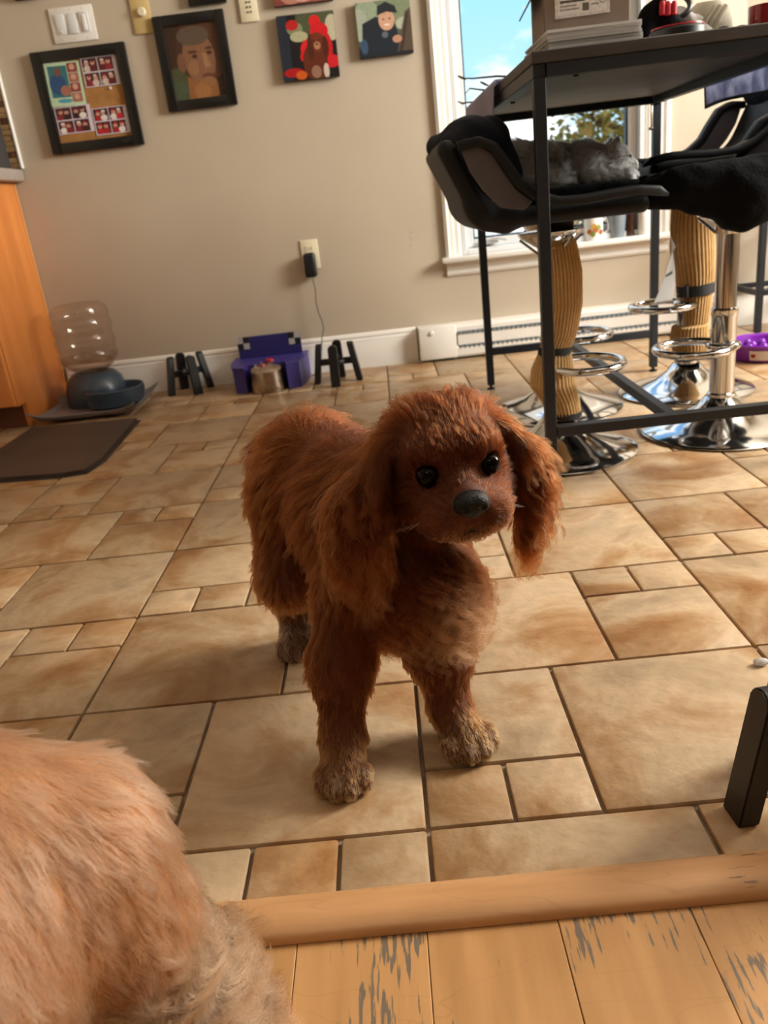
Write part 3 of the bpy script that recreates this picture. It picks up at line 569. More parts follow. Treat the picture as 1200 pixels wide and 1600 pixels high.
# water dispenser on its mat
wd_ = thing('water_dispenser', 'pet water dispenser with a big ribbed clear bottle on a slate blue base', 'water dispenser', (-1.225,3.30,0.017))
prof = [(0.050,0.115),(0.058,0.128),(0.090,0.150),(0.113,0.172)]
for z in (0.20,0.262,0.325): prof += [(0.118,z-0.018),(0.119,z),(0.114,z+0.012),(0.112,z+0.018),(0.115,z+0.024)]
prof += [(0.116,0.365),(0.108,0.388),(0.085,0.402),(0.03,0.408),(0,0.408)]
obj('bottle', lathe(new_bm(), prof, (0,0,0), 40), 'bottle', wd_)
obj('water', lathe(new_bm(), [(0,0.120),(0.050,0.128),(0.086,0.152),(0.108,0.173),(0.112,0.195),(0,0.195)], (0,0,0), 32), glass('water',(0.86,0.80,0.74)), wd_)
obj('base', lathe(new_bm(), [(0,0.0),(0.120,0.0),(0.126,0.012),(0.122,0.06),(0.110,0.10),(0.085,0.125),(0.066,0.130),(0.060,0.118),(0,0.110)], (0,0,0), 40), 'teal', wd_)
bwl = new_bm(); lathe(bwl, [(0,0.0),(0.095,0.0),(0.112,0.012),(0.120,0.05),(0.121,0.072),(0.117,0.076),(0.112,0.070),(0.106,0.03),(0.09,0.018),(0,0.016)], (0.105,-0.10,0), 40); obj('bowl', bwl, 'teal', wd_)
obj('bowl_liner', lathe(new_bm(), [(0,0.018),(0.09,0.020),(0.104,0.032),(0.108,0.05),(0,0.05)], (0.105,-0.10,0), 40), 'tealdark', wd_)
def silicone(u, v):
    x = -0.20+0.42*u; y = -0.20+0.36*v; e = max(abs(2*u-1),abs(2*v-1)); c = abs(2*u-1)*abs(2*v-1)
    return (x*(1-0.10*(1-abs(2*v-1)**2)*(abs(2*u-1)**4)), y*(1-0.16*(1-abs(2*u-1)**2)*(abs(2*v-1)**4)), 0.0045+0.016*max(0,e-0.88)/0.12+0.03*c**5)
tag(obj('drip_mat', sheet(new_bm(), silicone, 28, 24, 0.004), 'greymat', None, 60), 'grey silicone drip mat with curled up corners under the water dispenser', 'mat').location = (-1.205,3.20,0.0108)
dmat = new_bm(); prism(dmat, [(-1.395,2.33),(-1.02,2.285),(-0.945,2.30),(-0.925,2.42),(-0.955,2.94),(-1.395,2.98)], 0.0012, 0.014, ((0,0,0),(1,0,0),(0,1,0),(0,0,1))); bmesh.ops.bevel(dmat, geom=[e for e in dmat.edges if all(abs(v.co.z-0.014) < 1e-5 for v in e.verts)], offset=0.012, segments=2, affect='EDGES')
tag(obj('floor_mat', dmat, 'darkmat', None, 40), 'flat dark brown anti-fatigue mat on the tiles before the orange cabinet', 'mat')
# slow-feeder bowl at the right
pb = thing('slow_feeder_bowl', 'bright violet slow feeder bowl with a white label at the right edge', 'pet bowl', (1.335,2.84,0))
obj('bowl', lathe(new_bm(), [(0,0.001),(0.105,0.001),(0.112,0.006),(0.120,0.045),(0.126,0.060),(0.122,0.064),(0.112,0.058),(0.100,0.02),(0,0.016)], (0,0,0), 44), 'purple', pb)
rg = new_bm()
for k in range(9):
    a = 2*math.pi*k/9; r = 0.07 if k%2 else 0.04; lathe(rg, [(0,0.014),(0.018,0.016),(0.015,0.05),(0.008,0.058),(0,0.06)], (r*math.cos(a),r*math.sin(a),0), 14)
obj('ridges', rg, 'purple', pb)
def lab(u, v):
    a = math.radians(222+62*u); z = 0.012+0.034*v; r = 0.1142+0.0075*v+0.0012; return (r*math.cos(a), r*math.sin(a), z)
obj('label', sheet(new_bm(), lab, 16, 2, 0.0006), 'label', pb)
for a, m in ((228,'red'),(276,'navydark')):
    an = math.radians(a); r = 0.1205; bm = lathe(new_bm(), [(0,0),(0.008,0),(0.008,0.0008),(0,0.0008)], (r*math.cos(an),r*math.sin(an),0.030), 14, Matrix.Rotation(an,3,'Z')@Matrix.Rotation(math.radians(80),3,'Y')); obj('label_mark', bm, m, pb)
cm = new_bm(); bmesh.ops.create_icosphere(cm, subdivisions=2, radius=1.0, matrix=Matrix.Translation((0.478,0.968,0.005))@Matrix.Diagonal((0.011,0.007,0.0055,1)))
for v in cm.verts: v.co += Vector((noise.noise(v.co*300),noise.noise(v.co*300+Vector((5,5,5))),0))*0.0015
tag(obj('paper_scrap', cm, 'paper'), 'tiny white crumpled scrap on the tiles at the right edge', 'scrap')

# ------------------------------------------------------------------ bar table
tb = thing('bar_table', 'tall dark bar table with thin black metal legs beside the window', 'table', (0.64,2.28,0))
TX0,TX1,TY0,TY1 = 0.338,0.945,1.758,2.830
obj('table_top', box(new_bm(), ((TX0+TX1)/2,(TY0+TY1)/2,0.894), (TX1-TX0,TY1-TY0,0.022), None, 0.002), 'charcoal', tb, 30, True)
obj('underside_board', box(new_bm(), ((TX0+TX1)/2,(TY0+TY1)/2,0.8815), (TX1-TX0-0.052,TY1-TY0-0.052,0.003)), 'under', tb, 0, True)
for nm, c, s in (('apron',((TX0+TX1)/2,TY0+0.0145,0.8705),(TX1-TX0-0.058,0.025,0.025)),('apron',((TX0+TX1)/2,TY1-0.0145,0.8705),(TX1-TX0-0.058,0.025,0.025)),('apron',(TX0+0.0145,(TY0+TY1)/2,0.8705),(0.025,TY1-TY0-0.008,0.025)),('apron',(TX1-0.0145,(TY0+TY1)/2,0.8705),(0.025,TY1-TY0-0.008,0.025))):
    obj(nm, box(new_bm(), c, s, None, 0.0015), 'blackmetal', tb, 30, True)
for lx, ly in ((TX0+0.0145,TY0+0.0145),(TX1-0.0145,TY0+0.0145),(TX0+0.0145,TY1-0.0145),(TX1-0.0145,TY1-0.0145)):
    l = obj('leg', box(new_bm(), (lx,ly,0.437), (0.0245,0.0245,0.842), None, 0.0015), 'blackmetal', tb, 30, True)
    fb = obj('levelling_foot', lathe(new_bm(), [(0,0.0008),(0.014,0.0008),(0.014,0.005),(0.008,0.007),(0.005,0.008),(0.005,0.016),(0,0.016)], (lx,ly,0), 16), 'blackplastic', l); fb.location = (0,0,0)
for a, b in (((TX0+0.027,TY0+0.0145,0.134),(TX1-0.027,TY0+0.0145,0.134)),((TX0+0.027,TY1-0.0145,0.134),(TX1-0.027,TY1-0.0145,0.134)),((0.632,TY0+0.027,0.134),(0.632,TY1-0.027,0.134))):
    obj('rail', bar(new_bm(), a, b, 0.0245, 0.0245, 0.0015), 'blackmetal', tb, 30, True)
bb = new_bm(); tube(bb, [(TX1-0.02,TY1-0.022,0.865),(TX1-0.022,TY1-0.10,0.858)],0.003,8); tube(bb, [(TX1-0.035,TY1-0.03,0.86),(TX1-0.035,TY1-0.032,0.79)], 0.0035, 8); tube(bb, [(TX1-0.045,TY1-0.032,0.787),(TX1-0.03,TY1-0.032,0.787)], 0.005, 8); obj('brace_rod', bb, 'steel', tb, 40, True)
for p in ((0.43,TY0+0.03,0.8555),(0.372,2.2,0.8555),(0.6,TY1-0.02,0.8555)): obj('bolt_head', lathe(new_bm(), [(0,0.004),(0.006,0.004),(0.006,0.0),(0,-0.001)], p, 10), 'blackmetal', tb, 30, True)

# ------------------------------------------------------------------ implicit surfaces (one continuous mesh per body / cushion)
def smin(a, b, k):
    h = np.maximum(k-np.abs(a-b),0)/k; return np.minimum(a,b)-h*h*k*0.25
def d_cone(p, a, b, ra, rb):
    a = np.array(a,float); ba = np.array(b,float)-a; t = np.clip(((p-a)@ba)/max(ba@ba,1e-12),0,1)
    return np.linalg.norm(p-a-t[:,None]*ba,axis=1)-(ra+(rb-ra)*t)
def d_ell(p, c, r, rot=None):
    q = p-np.array(c,float)
    if rot is not None: q = q@np.array(rot)
    r = np.array(r,float); k0 = np.linalg.norm(q/r,axis=1); k1 = np.linalg.norm(q/(r*r),axis=1)+1e-9; return k0*(k0-1)/k1
def d_box(p, c, s, rd, rot=None):
    q = p-np.array(c,float)
    if rot is not None: q = q@np.array(rot)
    q = np.abs(q)-(np.array(s,float)-rd); return np.linalg.norm(np.maximum(q,0),axis=1)+np.minimum(q.max(axis=1),0)-rd
def pd(pr, p):
    if pr[0] == 'c': return d_cone(p, *pr[1:5])
    if pr[0] == 'e': return d_ell(p, pr[1], pr[2], pr[3] if len(pr) > 3 and not isinstance(pr[3],dict) else None)
    if pr[0] == 'b': return d_box(p, pr[1], pr[2], pr[3], pr[4] if len(pr) > 4 and not isinstance(pr[4],dict) else None)
def field(prims, p, k):
    d = None
    for pr in prims:
        v = pd(pr, p); kk = pr[-1].get('k',k) if isinstance(pr[-1],dict) else k
        d = v if d is None else smin(d, v, kk)
    return d
def surfnet(f, lo, hi, h):
    lo = np.array(lo,float); n = np.ceil((np.array(hi)-lo)/h).astype(int)+1
    ax = [lo[i]+np.arange(n[i])*h for i in range(3)]
    P = np.stack(np.meshgrid(*ax,indexing='ij'),-1).reshape(-1,3); V = f(P).reshape(n); s = V < 0
    def cor(A,c): return A[c[0]:n[0]-1+c[0], c[1]:n[1]-1+c[1], c[2]:n[2]-1+c[2]]
    cs = [(i,j,k) for i in (0,1) for j in (0,1) for k in (0,1)]
    cnt = sum(cor(s,c).astype(int) for c in cs); act = (cnt > 0)&(cnt < 8)
    ii = np.argwhere(act); pos = np.zeros((len(ii),3)); num = np.zeros(len(ii))
    for a in cs:
        for d in range(3):
            if a[d]: continue
            b = list(a); b[d] = 1
            va = V[ii[:,0]+a[0],ii[:,1]+a[1],ii[:,2]+a[2]]; vb = V[ii[:,0]+b[0],ii[:,1]+b[1],ii[:,2]+b[2]]
            m = (va < 0) != (vb < 0); t = np.where(m, va/np.where(m,va-vb,1), 0)
            q = np.tile(np.array(a,float),(len(ii),1)); q[:,d] += t; pos[m] += q[m]; num[m] += 1
    verts = lo+(ii+pos/num[:,None])*h
    idx = -np.ones(np.array(n)-1,int); idx[act] = np.arange(len(ii)); faces = []
    for d in range(3):
        u, v = (d+1)%3, (d+2)%3; sl = [slice(None)]*3; s2 = [slice(None)]*3; sl[d] = slice(0,n[d]-1); s2[d] = slice(1,n[d])
        cr_ = np.argwhere(s[tuple(sl)] != s[tuple(s2)]); cr_ = cr_[(cr_[:,u] > 0)&(cr_[:,u] < n[u]-1)&(cr_[:,v] > 0)&(cr_[:,v] < n[v]-1)]
        ins = s[cr_[:,0],cr_[:,1],cr_[:,2]]; q = []
        for du, dv in ((-1,-1),(0,-1),(0,0),(-1,0)):
            c = cr_.copy(); c[:,u] += du; c[:,v] += dv; q.append(idx[c[:,0],c[:,1],c[:,2]])
        q = np.stack(q,1); q[~ins] = q[~ins][:,::-1]; faces.append(q)
    return verts, np.concatenate(faces)
def sdf_obj(name, prims, k, h, m, parent=None, pad=0.02, disp=None, bounds=None, post=None):
    pts = []
    for pr in prims:
        if pr[0] == 'c': pts += [np.array(pr[1])-pr[3],np.array(pr[1])+pr[3],np.array(pr[2])-pr[4],np.array(pr[2])+pr[4]]
        else: r = max(pr[2])*1.05; pts += [np.array(pr[1])-r,np.array(pr[1])+r]
    pts = np.array(pts); lo, hi = pts.min(0)-pad, pts.max(0)+pad
    f = lambda P: (field(prims,P,k) if post is None else post(field(prims,P,k),P))
    v, fc = surfnet(f, lo, hi, h)
    if disp is not None: v = disp(v)
    me = bpy.data.meshes.new(name); me.from_pydata(v.tolist(), [], fc.tolist()); me.update()
    me.polygons.foreach_set('use_smooth', [True]*len(me.polygons)); me.materials.append(M[m])
    o = bpy.data.objects.new(name, me); C.objects.link(o)
    if parent: o.parent = parent
    return o
# ---- hair
def fur(name, body, prims, n, parent, radius, seg=7, excl=(), clump=0.012, seedv=1, region=None, mname='hair', gravity=0.35, noisy=0.12, per=16, over=None):
    """strands rooted on the body's mesh; every primitive of the body carries its comb direction, length, lift, wave and colour"""
    rng = np.random.default_rng(seedv); me = body.data; me.calc_loop_triangles()
    V = np.empty(len(me.vertices)*3); me.vertices.foreach_get('co',V); V = V.reshape(-1,3)
    NV = np.empty(len(me.vertices)*3); me.vertices.foreach_get('normal',NV); NV = NV.reshape(-1,3)
    T = np.empty(len(me.loop_triangles)*3,dtype=np.int32); me.loop_triangles.foreach_get('vertices',T); T = T.reshape(-1,3)
    A = np.linalg.norm(np.cross(V[T[:,1]]-V[T[:,0]],V[T[:,2]]-V[T[:,0]]),axis=1)
    if region is not None: A = A*region(V[T].mean(1))
    ti = rng.choice(len(T), n, p=A/A.sum()); r1, r2 = np.sqrt(rng.random(n)), rng.random(n)
    w = np.stack([1-r1,r1*(1-r2),r1*r2],1); p = (V[T[ti]]*w[:,:,None]).sum(1); nm = (NV[T[ti]]*w[:,:,None]).sum(1); nm /= np.linalg.norm(nm,axis=1)[:,None]
    keep = np.ones(n,bool)
    for c, r in excl: keep &= np.linalg.norm(p-np.array(c),axis=1) > r
    p, nm = p[keep], nm[keep]; n = len(p)
    D = np.stack([pd(pr,p) for pr in prims],1); W = np.exp(-(D-D.min(1)[:,None])/0.010); W /= W.sum(1)[:,None]
    at = [pr[-1] for pr in prims]; g = lambda key, df: W@np.array([a.get(key,df) for a in at])
    comb = W@np.array([a['comb'] for a in at],float); L = g('L',0.02); lift = g('lift',0.35); wave = g('wave',0.1); tint = W@np.array([a['tint'] for a in at],float)
    if over: L, wave, lift, tint = L*0+over['L'], wave*0+over['wave'], lift*0+over['lift'], tint*0+np.array(over['tint'])
    dens = g('dens',1.0); kp = rng.random(n) < dens
    p,nm,comb,L,lift,wave,tint = [q[kp] for q in (p,nm,comb,L,lift,wave,tint)]; n = len(p)
    comb = comb/np.linalg.norm(comb,axis=1)[:,None] + rng.normal(0,noisy,(n,3))
    tg = comb-nm*(comb*nm).sum(1)[:,None]; tg /= np.linalg.norm(tg,axis=1)[:,None]+1e-9
    sd = np.cross(nm,tg)
    # clumps
    nc = max(8,int(n/per)); ci = rng.choice(n,nc,replace=False); kd = kdtree.KDTree(nc)
    for i in range(nc): kd.insert(p[ci[i]],i)
    kd.balance(); cid = np.array([kd.find(q)[1] for q in p]); root = ci[cid]
    Lc = L*rng.uniform(0.72,1.12,n); ph = rng.uniform(0,6.28,nc)[cid]+rng.normal(0,0.25,n); fq = rng.uniform(0.8,1.3,nc)[cid]; cj = rng.normal(0,0.22,(nc,3))[cid]
    s = np.linspace(0,1,seg)
    def strand(P0,nn,tt,side,LL,li,wv,phs,fr,ps):
        d = tt[:,None,:]*(1-0.15*s[None,:,None])*1.0 + nn[:,None,:]*(li[:,None]*(1-0.75*s[None,:]))[:,:,None] + np.array([0,0,-1.0])*(gravity*s[None,:,None]*np.minimum(LL/0.04,1.2)[:,None,None]) + ps[:,None,:]*s[None,:,None]*0.9
        d /= np.linalg.norm(d,axis=2)[:,:,None]
        st = d*(LL/(seg-1))[:,None,None]; st[:,0,:] = 0; X = P0[:,None,:]+np.cumsum(st,axis=1)
        om = (fr*LL/0.028*6.283)[:,None]*s[None,:]+phs[:,None]; am = (wv*0.0042*np.minimum(LL/0.03,1.6))[:,None]*np.minimum(s*1.6,1)[None,:]
        X += side[:,None,:]*(am*(np.sin(om)-np.sin(phs)[:,None]*(1-s)[None,:]))[:,:,None]+nn[:,None,:]*(0.6*am*np.cos(om)*s[None,:])[:,:,None]
        return X
    X = strand(p,nm,tg,sd,Lc,lift,wave,ph,fq,cj)
    Xc = X[root]; cf = (0.75*s**1.2)[None,:,None]*np.minimum(1,wave*2+0.45)[:,None,None]
    sp_ = rng.normal(0,1,(n,3))[:,None,:]*(clump*0.12)*s[None,:,None]
    # gather each strand towards its clump's leading strand
    X = X*(1-cf)+(Xc+sp_)*cf
    hc = bpy.data.hair_curves.new(name); hc.add_curves([seg]*n)
    hc.attributes['position'].data.foreach_set('vector', X.astype(np.float32).ravel())
    ra = hc.attributes.get('radius') or hc.attributes.new('radius','FLOAT','POINT')
    rad = (radius*(1-0.72*s**1.5))[None,:]*rng.uniform(0.7,1.25,(n,1)); ra.data.foreach_set('value', rad.astype(np.float32).ravel())
    ta = hc.attributes.new('tint','FLOAT_COLOR','CURVE'); v = np.clip(rng.normal(1.0,0.14,n)*rng.normal(1.0,0.14,nc)[cid],0.55,1.5)
    col = np.clip(tint*v[:,None],0.002,0.95); ta.data.foreach_set('color', np.concatenate([col,np.ones((n,1))],1).astype(np.float32).ravel())
    hc.materials.append(M[mname]); o = bpy.data.objects.new(name, hc); C.objects.link(o); o.parent = parent
    return o
def rotm(ax, deg): return np.array(Matrix.Rotation(math.radians(deg),3,ax))

# ------------------------------------------------------------------ stools: chrome trumpet base, column, loop footrest, upholstered bucket seat
def make_stool(label, seat_z, ring_z):
    t = thing('bar_stool', label, 'bar stool')
    obj('base', lathe(new_bm(), [(0,0.001),(0.203,0.001),(0.205,0.006),(0.200,0.010),(0.150,0.022),(0.095,0.042),(0.060,0.066),(0.040,0.092),(0.0,0.094)], (0,0,0), 72), 'chrome', t, 50)
    obj('column', lathe(new_bm(), [(0.036,0.088),(0.036,0.100),(0.031,0.104),(0.031,0.30),(0.033,0.305),(0.033,0.318),(0.026,0.322),(0.026,seat_z-0.10),(0.0,seat_z-0.098)], (0,0,0), 32), 'chrome', t, 50)
    rb = new_bm(); tube(rb, [(0.034*math.cos(q),-0.034*1.0*math.sin(q),ring_z) for q in (2.2,)] + [(-0.010+0.0,-0.040,ring_z)] + [(0.078+0.092*math.cos(q),0.098*math.sin(q),ring_z) for q in np.linspace(-2.35,2.35,26)] + [(-0.010,0.040,ring_z)], 0.0105, 12); tube(rb, [(0.034*math.cos(q),0.034*math.sin(q),ring_z) for q in np.linspace(0,2*math.pi,21)[:-1]], 0.010, 8, True); obj('footrest', rb, 'chrome', t, 60)
    pb_ = new_bm(); lathe(pb_, [(0,seat_z-0.104),(0.03,seat_z-0.104),(0.034,seat_z-0.085),(0.075,seat_z-0.058),(0.080,seat_z-0.048),(0,seat_z-0.046)], (0,0,0), 28)
    for q in range(6): a = q*math.pi/3; bar(pb_, (0.03*math.cos(a),0.03*math.sin(a),seat_z-0.10), (0.075*math.cos(a),0.075*math.sin(a),seat_z-0.062), 0.006, 0.006)
    obj('seat_plate', pb_, 'chrome', t, 40)
    rt = rotm('Y',-25)
    seat = [('b',(-0.005,0,seat_z-0.004),(0.185,0.195,0.019),0.016),('b',(-0.165,0,seat_z+0.010),(0.055,0.19,0.022),0.018,rotm('Y',30)),('b',(-0.222,0,seat_z+0.082),(0.020,0.205,0.092),0.018,rt)]
    obj_ = sdf_obj('seat_shell', seat, 0.03, 0.008, 'leather', t)
    for sy in (-1,1):
        path = [(-0.232,0.150),(-0.190,0.155),(-0.160,0.142),(-0.135,0.105),(-0.110,0.065),(-0.075,0.038),(-0.03,0.022),(0.03,0.020),(0.09,0.024),(0.14,0.026),(0.185,0.020),(0.210,0.008)]
        bm = new_bm(); n = len(path); rings = []
        for i,(px,pz) in enumerate(path):
            t0 = path[max(i-1,0)]; t1 = path[min(i+1,n-1)]; dx, dz = t1[0]-t0[0], t1[1]-t0[1]; l = math.hypot(dx,dz); nx, nz = -dz/l, dx/l
            th = 0.010 if i < n-1 else 0.003; wdt = 0.020 if i < n-2 else (0.014 if i == n-2 else 0.004)
            bow = 0.012*math.sin(math.pi*i/(n-1))
            rings.append([bm.verts.new((px+nx*b, sy*(0.212+bow)+a, seat_z+pz+nz*b)) for a,b in ((-wdt,-th),(wdt,-th),(wdt*1.1,0),(wdt,th),(-wdt,th),(-wdt*1.1,0))])
        for A,B in zip(rings,rings[1:]):
            for j in range(6): bm.faces.new((A[j],A[(j+1)%6],B[(j+1)%6],B[j]))
        bm.faces.new(rings[0][::-1]); bm.faces.new(rings[-1]); bmesh.ops.recalc_face_normals(bm, faces=bm.faces[:]); bmesh.ops.bevel(bm, geom=bm.edges[:], offset=0.0025, segments=1, affect='EDGES')
        obj('armrest', bm, 'leather', t, 50)
        pp = [(-0.225,0.145),(-0.192,0.148),(-0.162,0.132),(-0.14,0.095),(-0.115,0.055),(-0.08,0.028),(-0.10,0.012),(-0.15,0.022),(-0.185,0.06),(-0.21,0.10)]
        pn = new_bm(); prism(pn, pp, -0.008, 0.008, ((0,sy*0.214,seat_z),(1,0,0),(0,0,1),(0,1,0))); bmesh.ops.bevel(pn, geom=list(pn.edges), offset=0.002, segments=1, affect='EDGES')
        sp2 = obj('side_panel', pn, 'greyvinyl', t, 40)
        sk = new_bm(); tube(sk, [(x_,sy*0.223,seat_z+z_) for x_,z_ in pp[:2]], 0.0015, 6); obj('stitching', sk, 'paper', sp2, 50)
    return t
sA = make_stool('black bar stool nearest the dog, facing right, cat on its seat', 0.605, 0.225)
sA.location = (0.42,2.03,0)
sB = dup(sA, (0.865,2.07,0), math.pi, 'chrome based bar stool in the front right, its seat under black fleece')
sC = dup(sA, (0.505,2.45,0), 0.0, 'bar stool mostly hidden behind the front left stool, back row')
sD = make_stool('bar stool in the back right with raised seat and a wrapped column', 0.668, 0.275); sD.location = (0.93,2.50,0); sD.rotation_euler = (0,0,math.pi)
# knitted scratch sleeves round two columns
def sleeve(label, cx, cy, path, straps, tilt=0.0):
    t = thing('knit_sleeve', label, 'knit sleeve', (cx,cy,path[-1][2]))
    bm = new_bm(); n = 165; rings = []; m = len(path); NR = 44
    zs = [p[2] for p in path]
    def interp(u):
        f = u*(m-1); i = min(int(f),m-2); a = f-i; a = a*a*(3-2*a); return [path[i][q]*(1-a)+path[i+1][q]*a for q in range(4)]
    for k in range(NR+1):
        px,py,pz,r = interp(k/NR); ring = []
        for j in range(n):
            a = 2*math.pi*j/n; rib = 0.0026*(1 if j%5 in (1,2) else (0.55 if j%5 in (0,3) else -1.0)); rr = r+rib+0.0018*noise.noise(Vector((math.cos(a)*1.2,math.sin(a)*1.2,pz*14+cx*9)))
            ring.append(bm.verts.new((px+rr*math.cos(a),py+rr*math.sin(a),pz)))
        rings.append(ring)
    for A,B in zip(rings,rings[1:]):
        for j in range(n): bm.faces.new((A[j],A[(j+1)%n],B[(j+1)%n],B[j]))
    bmesh.ops.recalc_face_normals(bm, faces=bm.faces[:]); 
    so = obj('knit', bm, 'knit', t, 0, True)
    md = so.modifiers.new('thick','SOLIDIFY'); md.thickness = 0.003; md.offset = -1
    for (sz, hh, dr) in straps:
        u = (sz-zs[0])/(zs[-1]-zs[0]); px,py,pz,r = path[0]
        best = min(range(201), key=lambda q: abs(interp(q/200)[2]-sz)); px,py,pz,r = interp(best/200)
        sbm = new_bm(); lathe(sbm, [(r+dr-0.001,-hh/2),(r+dr+0.0025,-hh/2),(r+dr+0.0025,hh/2),(r+dr-0.001,hh/2),(r+dr-0.001,-hh/2)], (px,py,sz), 40, Matrix.Rotation(tilt,3,'Y'))
        box(sbm, (px-(r+dr)*0.75,py-(r+dr)*0.75,sz), (0.022,0.012,hh*1.25), Matrix.Rotation(math.radians(45),3,'Z'), 0.003)
        obj('strap', sbm, 'strap', t, 40, True)
    return t
sleeve('tan ribbed knit sleeve wrapped round the front left stool column with black straps', 0.42,2.03,
 [(0.437,2.03,0.552,0.034),(0.440,2.03,0.520,0.040),(0.446,2.03,0.46,0.045),(0.447,2.03,0.38,0.043),(0.436,2.03,0.31,0.040),(0.421,2.03,0.27,0.037),(0.412,2.025,0.225,0.051),(0.410,2.02,0.185,0.056),(0.430,2.02,0.14,0.046),(0.440,2.02,0.095,0.041)], [(0.556,0.045,0.001),(0.268,0.022,0.002),(0.104,0.016,0.001)], 0.06)
sleeve('tan ribbed knit sleeve wrapped round the back right stool column', 0.93,2.50,
 [(0.935,2.50,0.560,0.055),(0.936,2.50,0.50,0.060),(0.940,2.50,0.43,0.062),(0.948,2.50,0.37,0.057),(0.952,2.50,0.31,0.050),(0.950,2.50,0.26,0.047),(0.948,2.50,0.212,0.043),(0.940,2.50,0.205,0.052),(0.938,2.50,0.165,0.055),(0.942,2.50,0.118,0.048)], [(0.315,0.032,0.002),(0.118,0.022,0.001)], -0.08)
def tagf(u, v):
    z = 0.45-0.15*v; return (0.862-0.065*v**0.8*(1-u)-0.005*u+0.012*math.sin(3*v), 2.425+0.02*u+0.012*math.sin(4*v+u), z+0.03*u*(1-v))
pt_ = thing('paper_tag', 'crumpled white paper tag hanging beside the back right knit sleeve', 'tag', (0.84,2.44,0.30))
obj('sheet', sheet(new_bm(), tagf, 8, 12, 0.0012), 'paper', pt_, 60, True)
obj('printed_bar', sheet(new_bm(), lambda u,v: tuple(Vector(tagf(0.15+0.6*u,0.52+0.05*v))+Vector((0,-0.0015,0))), 6, 2, 0.0008), 'greyblack', pt_, 60, True)
# soft covers on the stools
def rough_disp(amp, fr):
    def f(v): return v+np.array([[noise.noise(Vector(q*fr)),noise.noise(Vector(q*fr)+Vector((9,3,5))),noise.noise(Vector(q*fr)+Vector((2,8,1)))] for q in v])*amp
    return f
o = sdf_obj('fleece_blanket', [('b',(0.83,2.05,0.638),(0.19,0.20,0.016),0.014),('c',(0.625,1.90,0.612),(0.70,1.87,0.61),0.022,0.03),('c',(0.62,1.90,0.615),(0.62,2.2,0.625),0.018,0.018),('c',(0.68,1.86,0.632),(1.02,1.86,0.645),0.028,0.032),('c',(0.70,1.87,0.605),(0.80,1.85,0.615),0.030,0.03),('c',(0.80,1.85,0.60),(1.0,1.86,0.60),0.035,0.04),('c',(0.745,1.85,0.575),(0.80,1.85,0.555),0.022,0.032),('c',(0.80,1.85,0.56),(0.90,1.86,0.575),0.033,0.03),('c',(1.05,1.95,0.62),(1.10,2.05,0.70),0.05,0.04),('c',(0.745,1.88,0.625),(0.73,2.2,0.618),0.02,0.02)], 0.04, 0.008, 'blackfleece', None, 0.03, rough_disp(0.006,28))
tag(o, 'black fleece blanket bunched over the front right stool seat', 'blanket')
o = sdf_obj('black_jacket', [('c',(1.165,2.30,0.72),(1.20,2.30,0.85),0.035,0.04),('c',(1.20,2.30,0.85),(1.18,2.66,0.85),0.04,0.04),('c',(1.165,2.31,0.70),(1.16,2.60,0.69),0.032,0.035),('c',(1.20,2.33,0.66),(1.23,2.6,0.82),0.045,0.05),('c',(1.17,2.29,0.79),(1.15,2.29,0.66),0.035,0.02)], 0.06, 0.009, 'navycloth', None, 0.03, rough_disp(0.006,22))
tag(o, 'black jacket draped over the back right stool at the right edge', 'jacket')
o = sdf_obj('dark_sweater', [('c',(0.250,2.00,0.765),(0.30,2.10,0.78),0.042,0.035),('c',(0.29,2.06,0.775),(0.315,2.03,0.69),0.042,0.045),('c',(0.25,2.02,0.75),(0.22,1.98,0.74),0.04,0.03),('c',(0.200,1.93,0.765),(0.170,2.12,0.775),0.022,0.026),('c',(0.222,1.90,0.72),(0.25,1.90,0.66),0.03,0.022),('c',(0.205,2.12,0.73),(0.24,2.12,0.66),0.032,0.026),('c',(0.235,1.98,0.775),(0.25,2.06,0.70),0.030,0.035),('c',(0.225,2.02,0.79),(0.22,2.12,0.79),0.02,0.022)], 0.05, 0.008, 'navycloth', None, 0.03, rough_disp(0.005,24))
tag(o, 'dark navy sweater bundled over the back of the front left stool', 'sweater')
o = sdf_obj('seat_cushion', [('b',(0.47,2.12,0.639),(0.16,0.12,0.013),0.012)], 0.02, 0.008, 'blackfleece', None, 0.03, rough_disp(0.003,26))
tag(o, 'thin black cushion under the sleeping grey cat', 'cushion')

# ------------------------------------------------------------------ things on and around the table
cbx = thing('cardboard_box', 'open cardboard box with a white and green label on the table', 'box', (0.475,1.95,0.945))
bx = new_bm(); w_, d_, h_ = 0.165,0.20,0.11
for c,s in (((0,-d_/2,h_/2),(w_,0.004,h_)),((0,d_/2,h_/2),(w_,0.004,h_)),((-w_/2,0,h_/2),(0.004,d_,h_)),((w_/2,0,h_/2),(0.004,d_,h_)),((0,0,0.002),(w_,d_,0.004))): box(bx, c, s)
RB = Matrix.Rotation(math.radians(-4),4,'Z'); bmesh.ops.transform(bx, matrix=RB, verts=bx.verts[:]); obj('carton', bx, 'card', cbx, 0)
for sx in (-1,1):
    fb = new_bm(); bar(fb, (sx*(w_/2+0.002),0,h_-0.01), (sx*(w_/2+0.03),0,h_-0.05), d_*0.9, 0.003); bmesh.ops.transform(fb, matrix=RB, verts=fb.verts[:]); obj('flap', fb, 'card', cbx, 0)
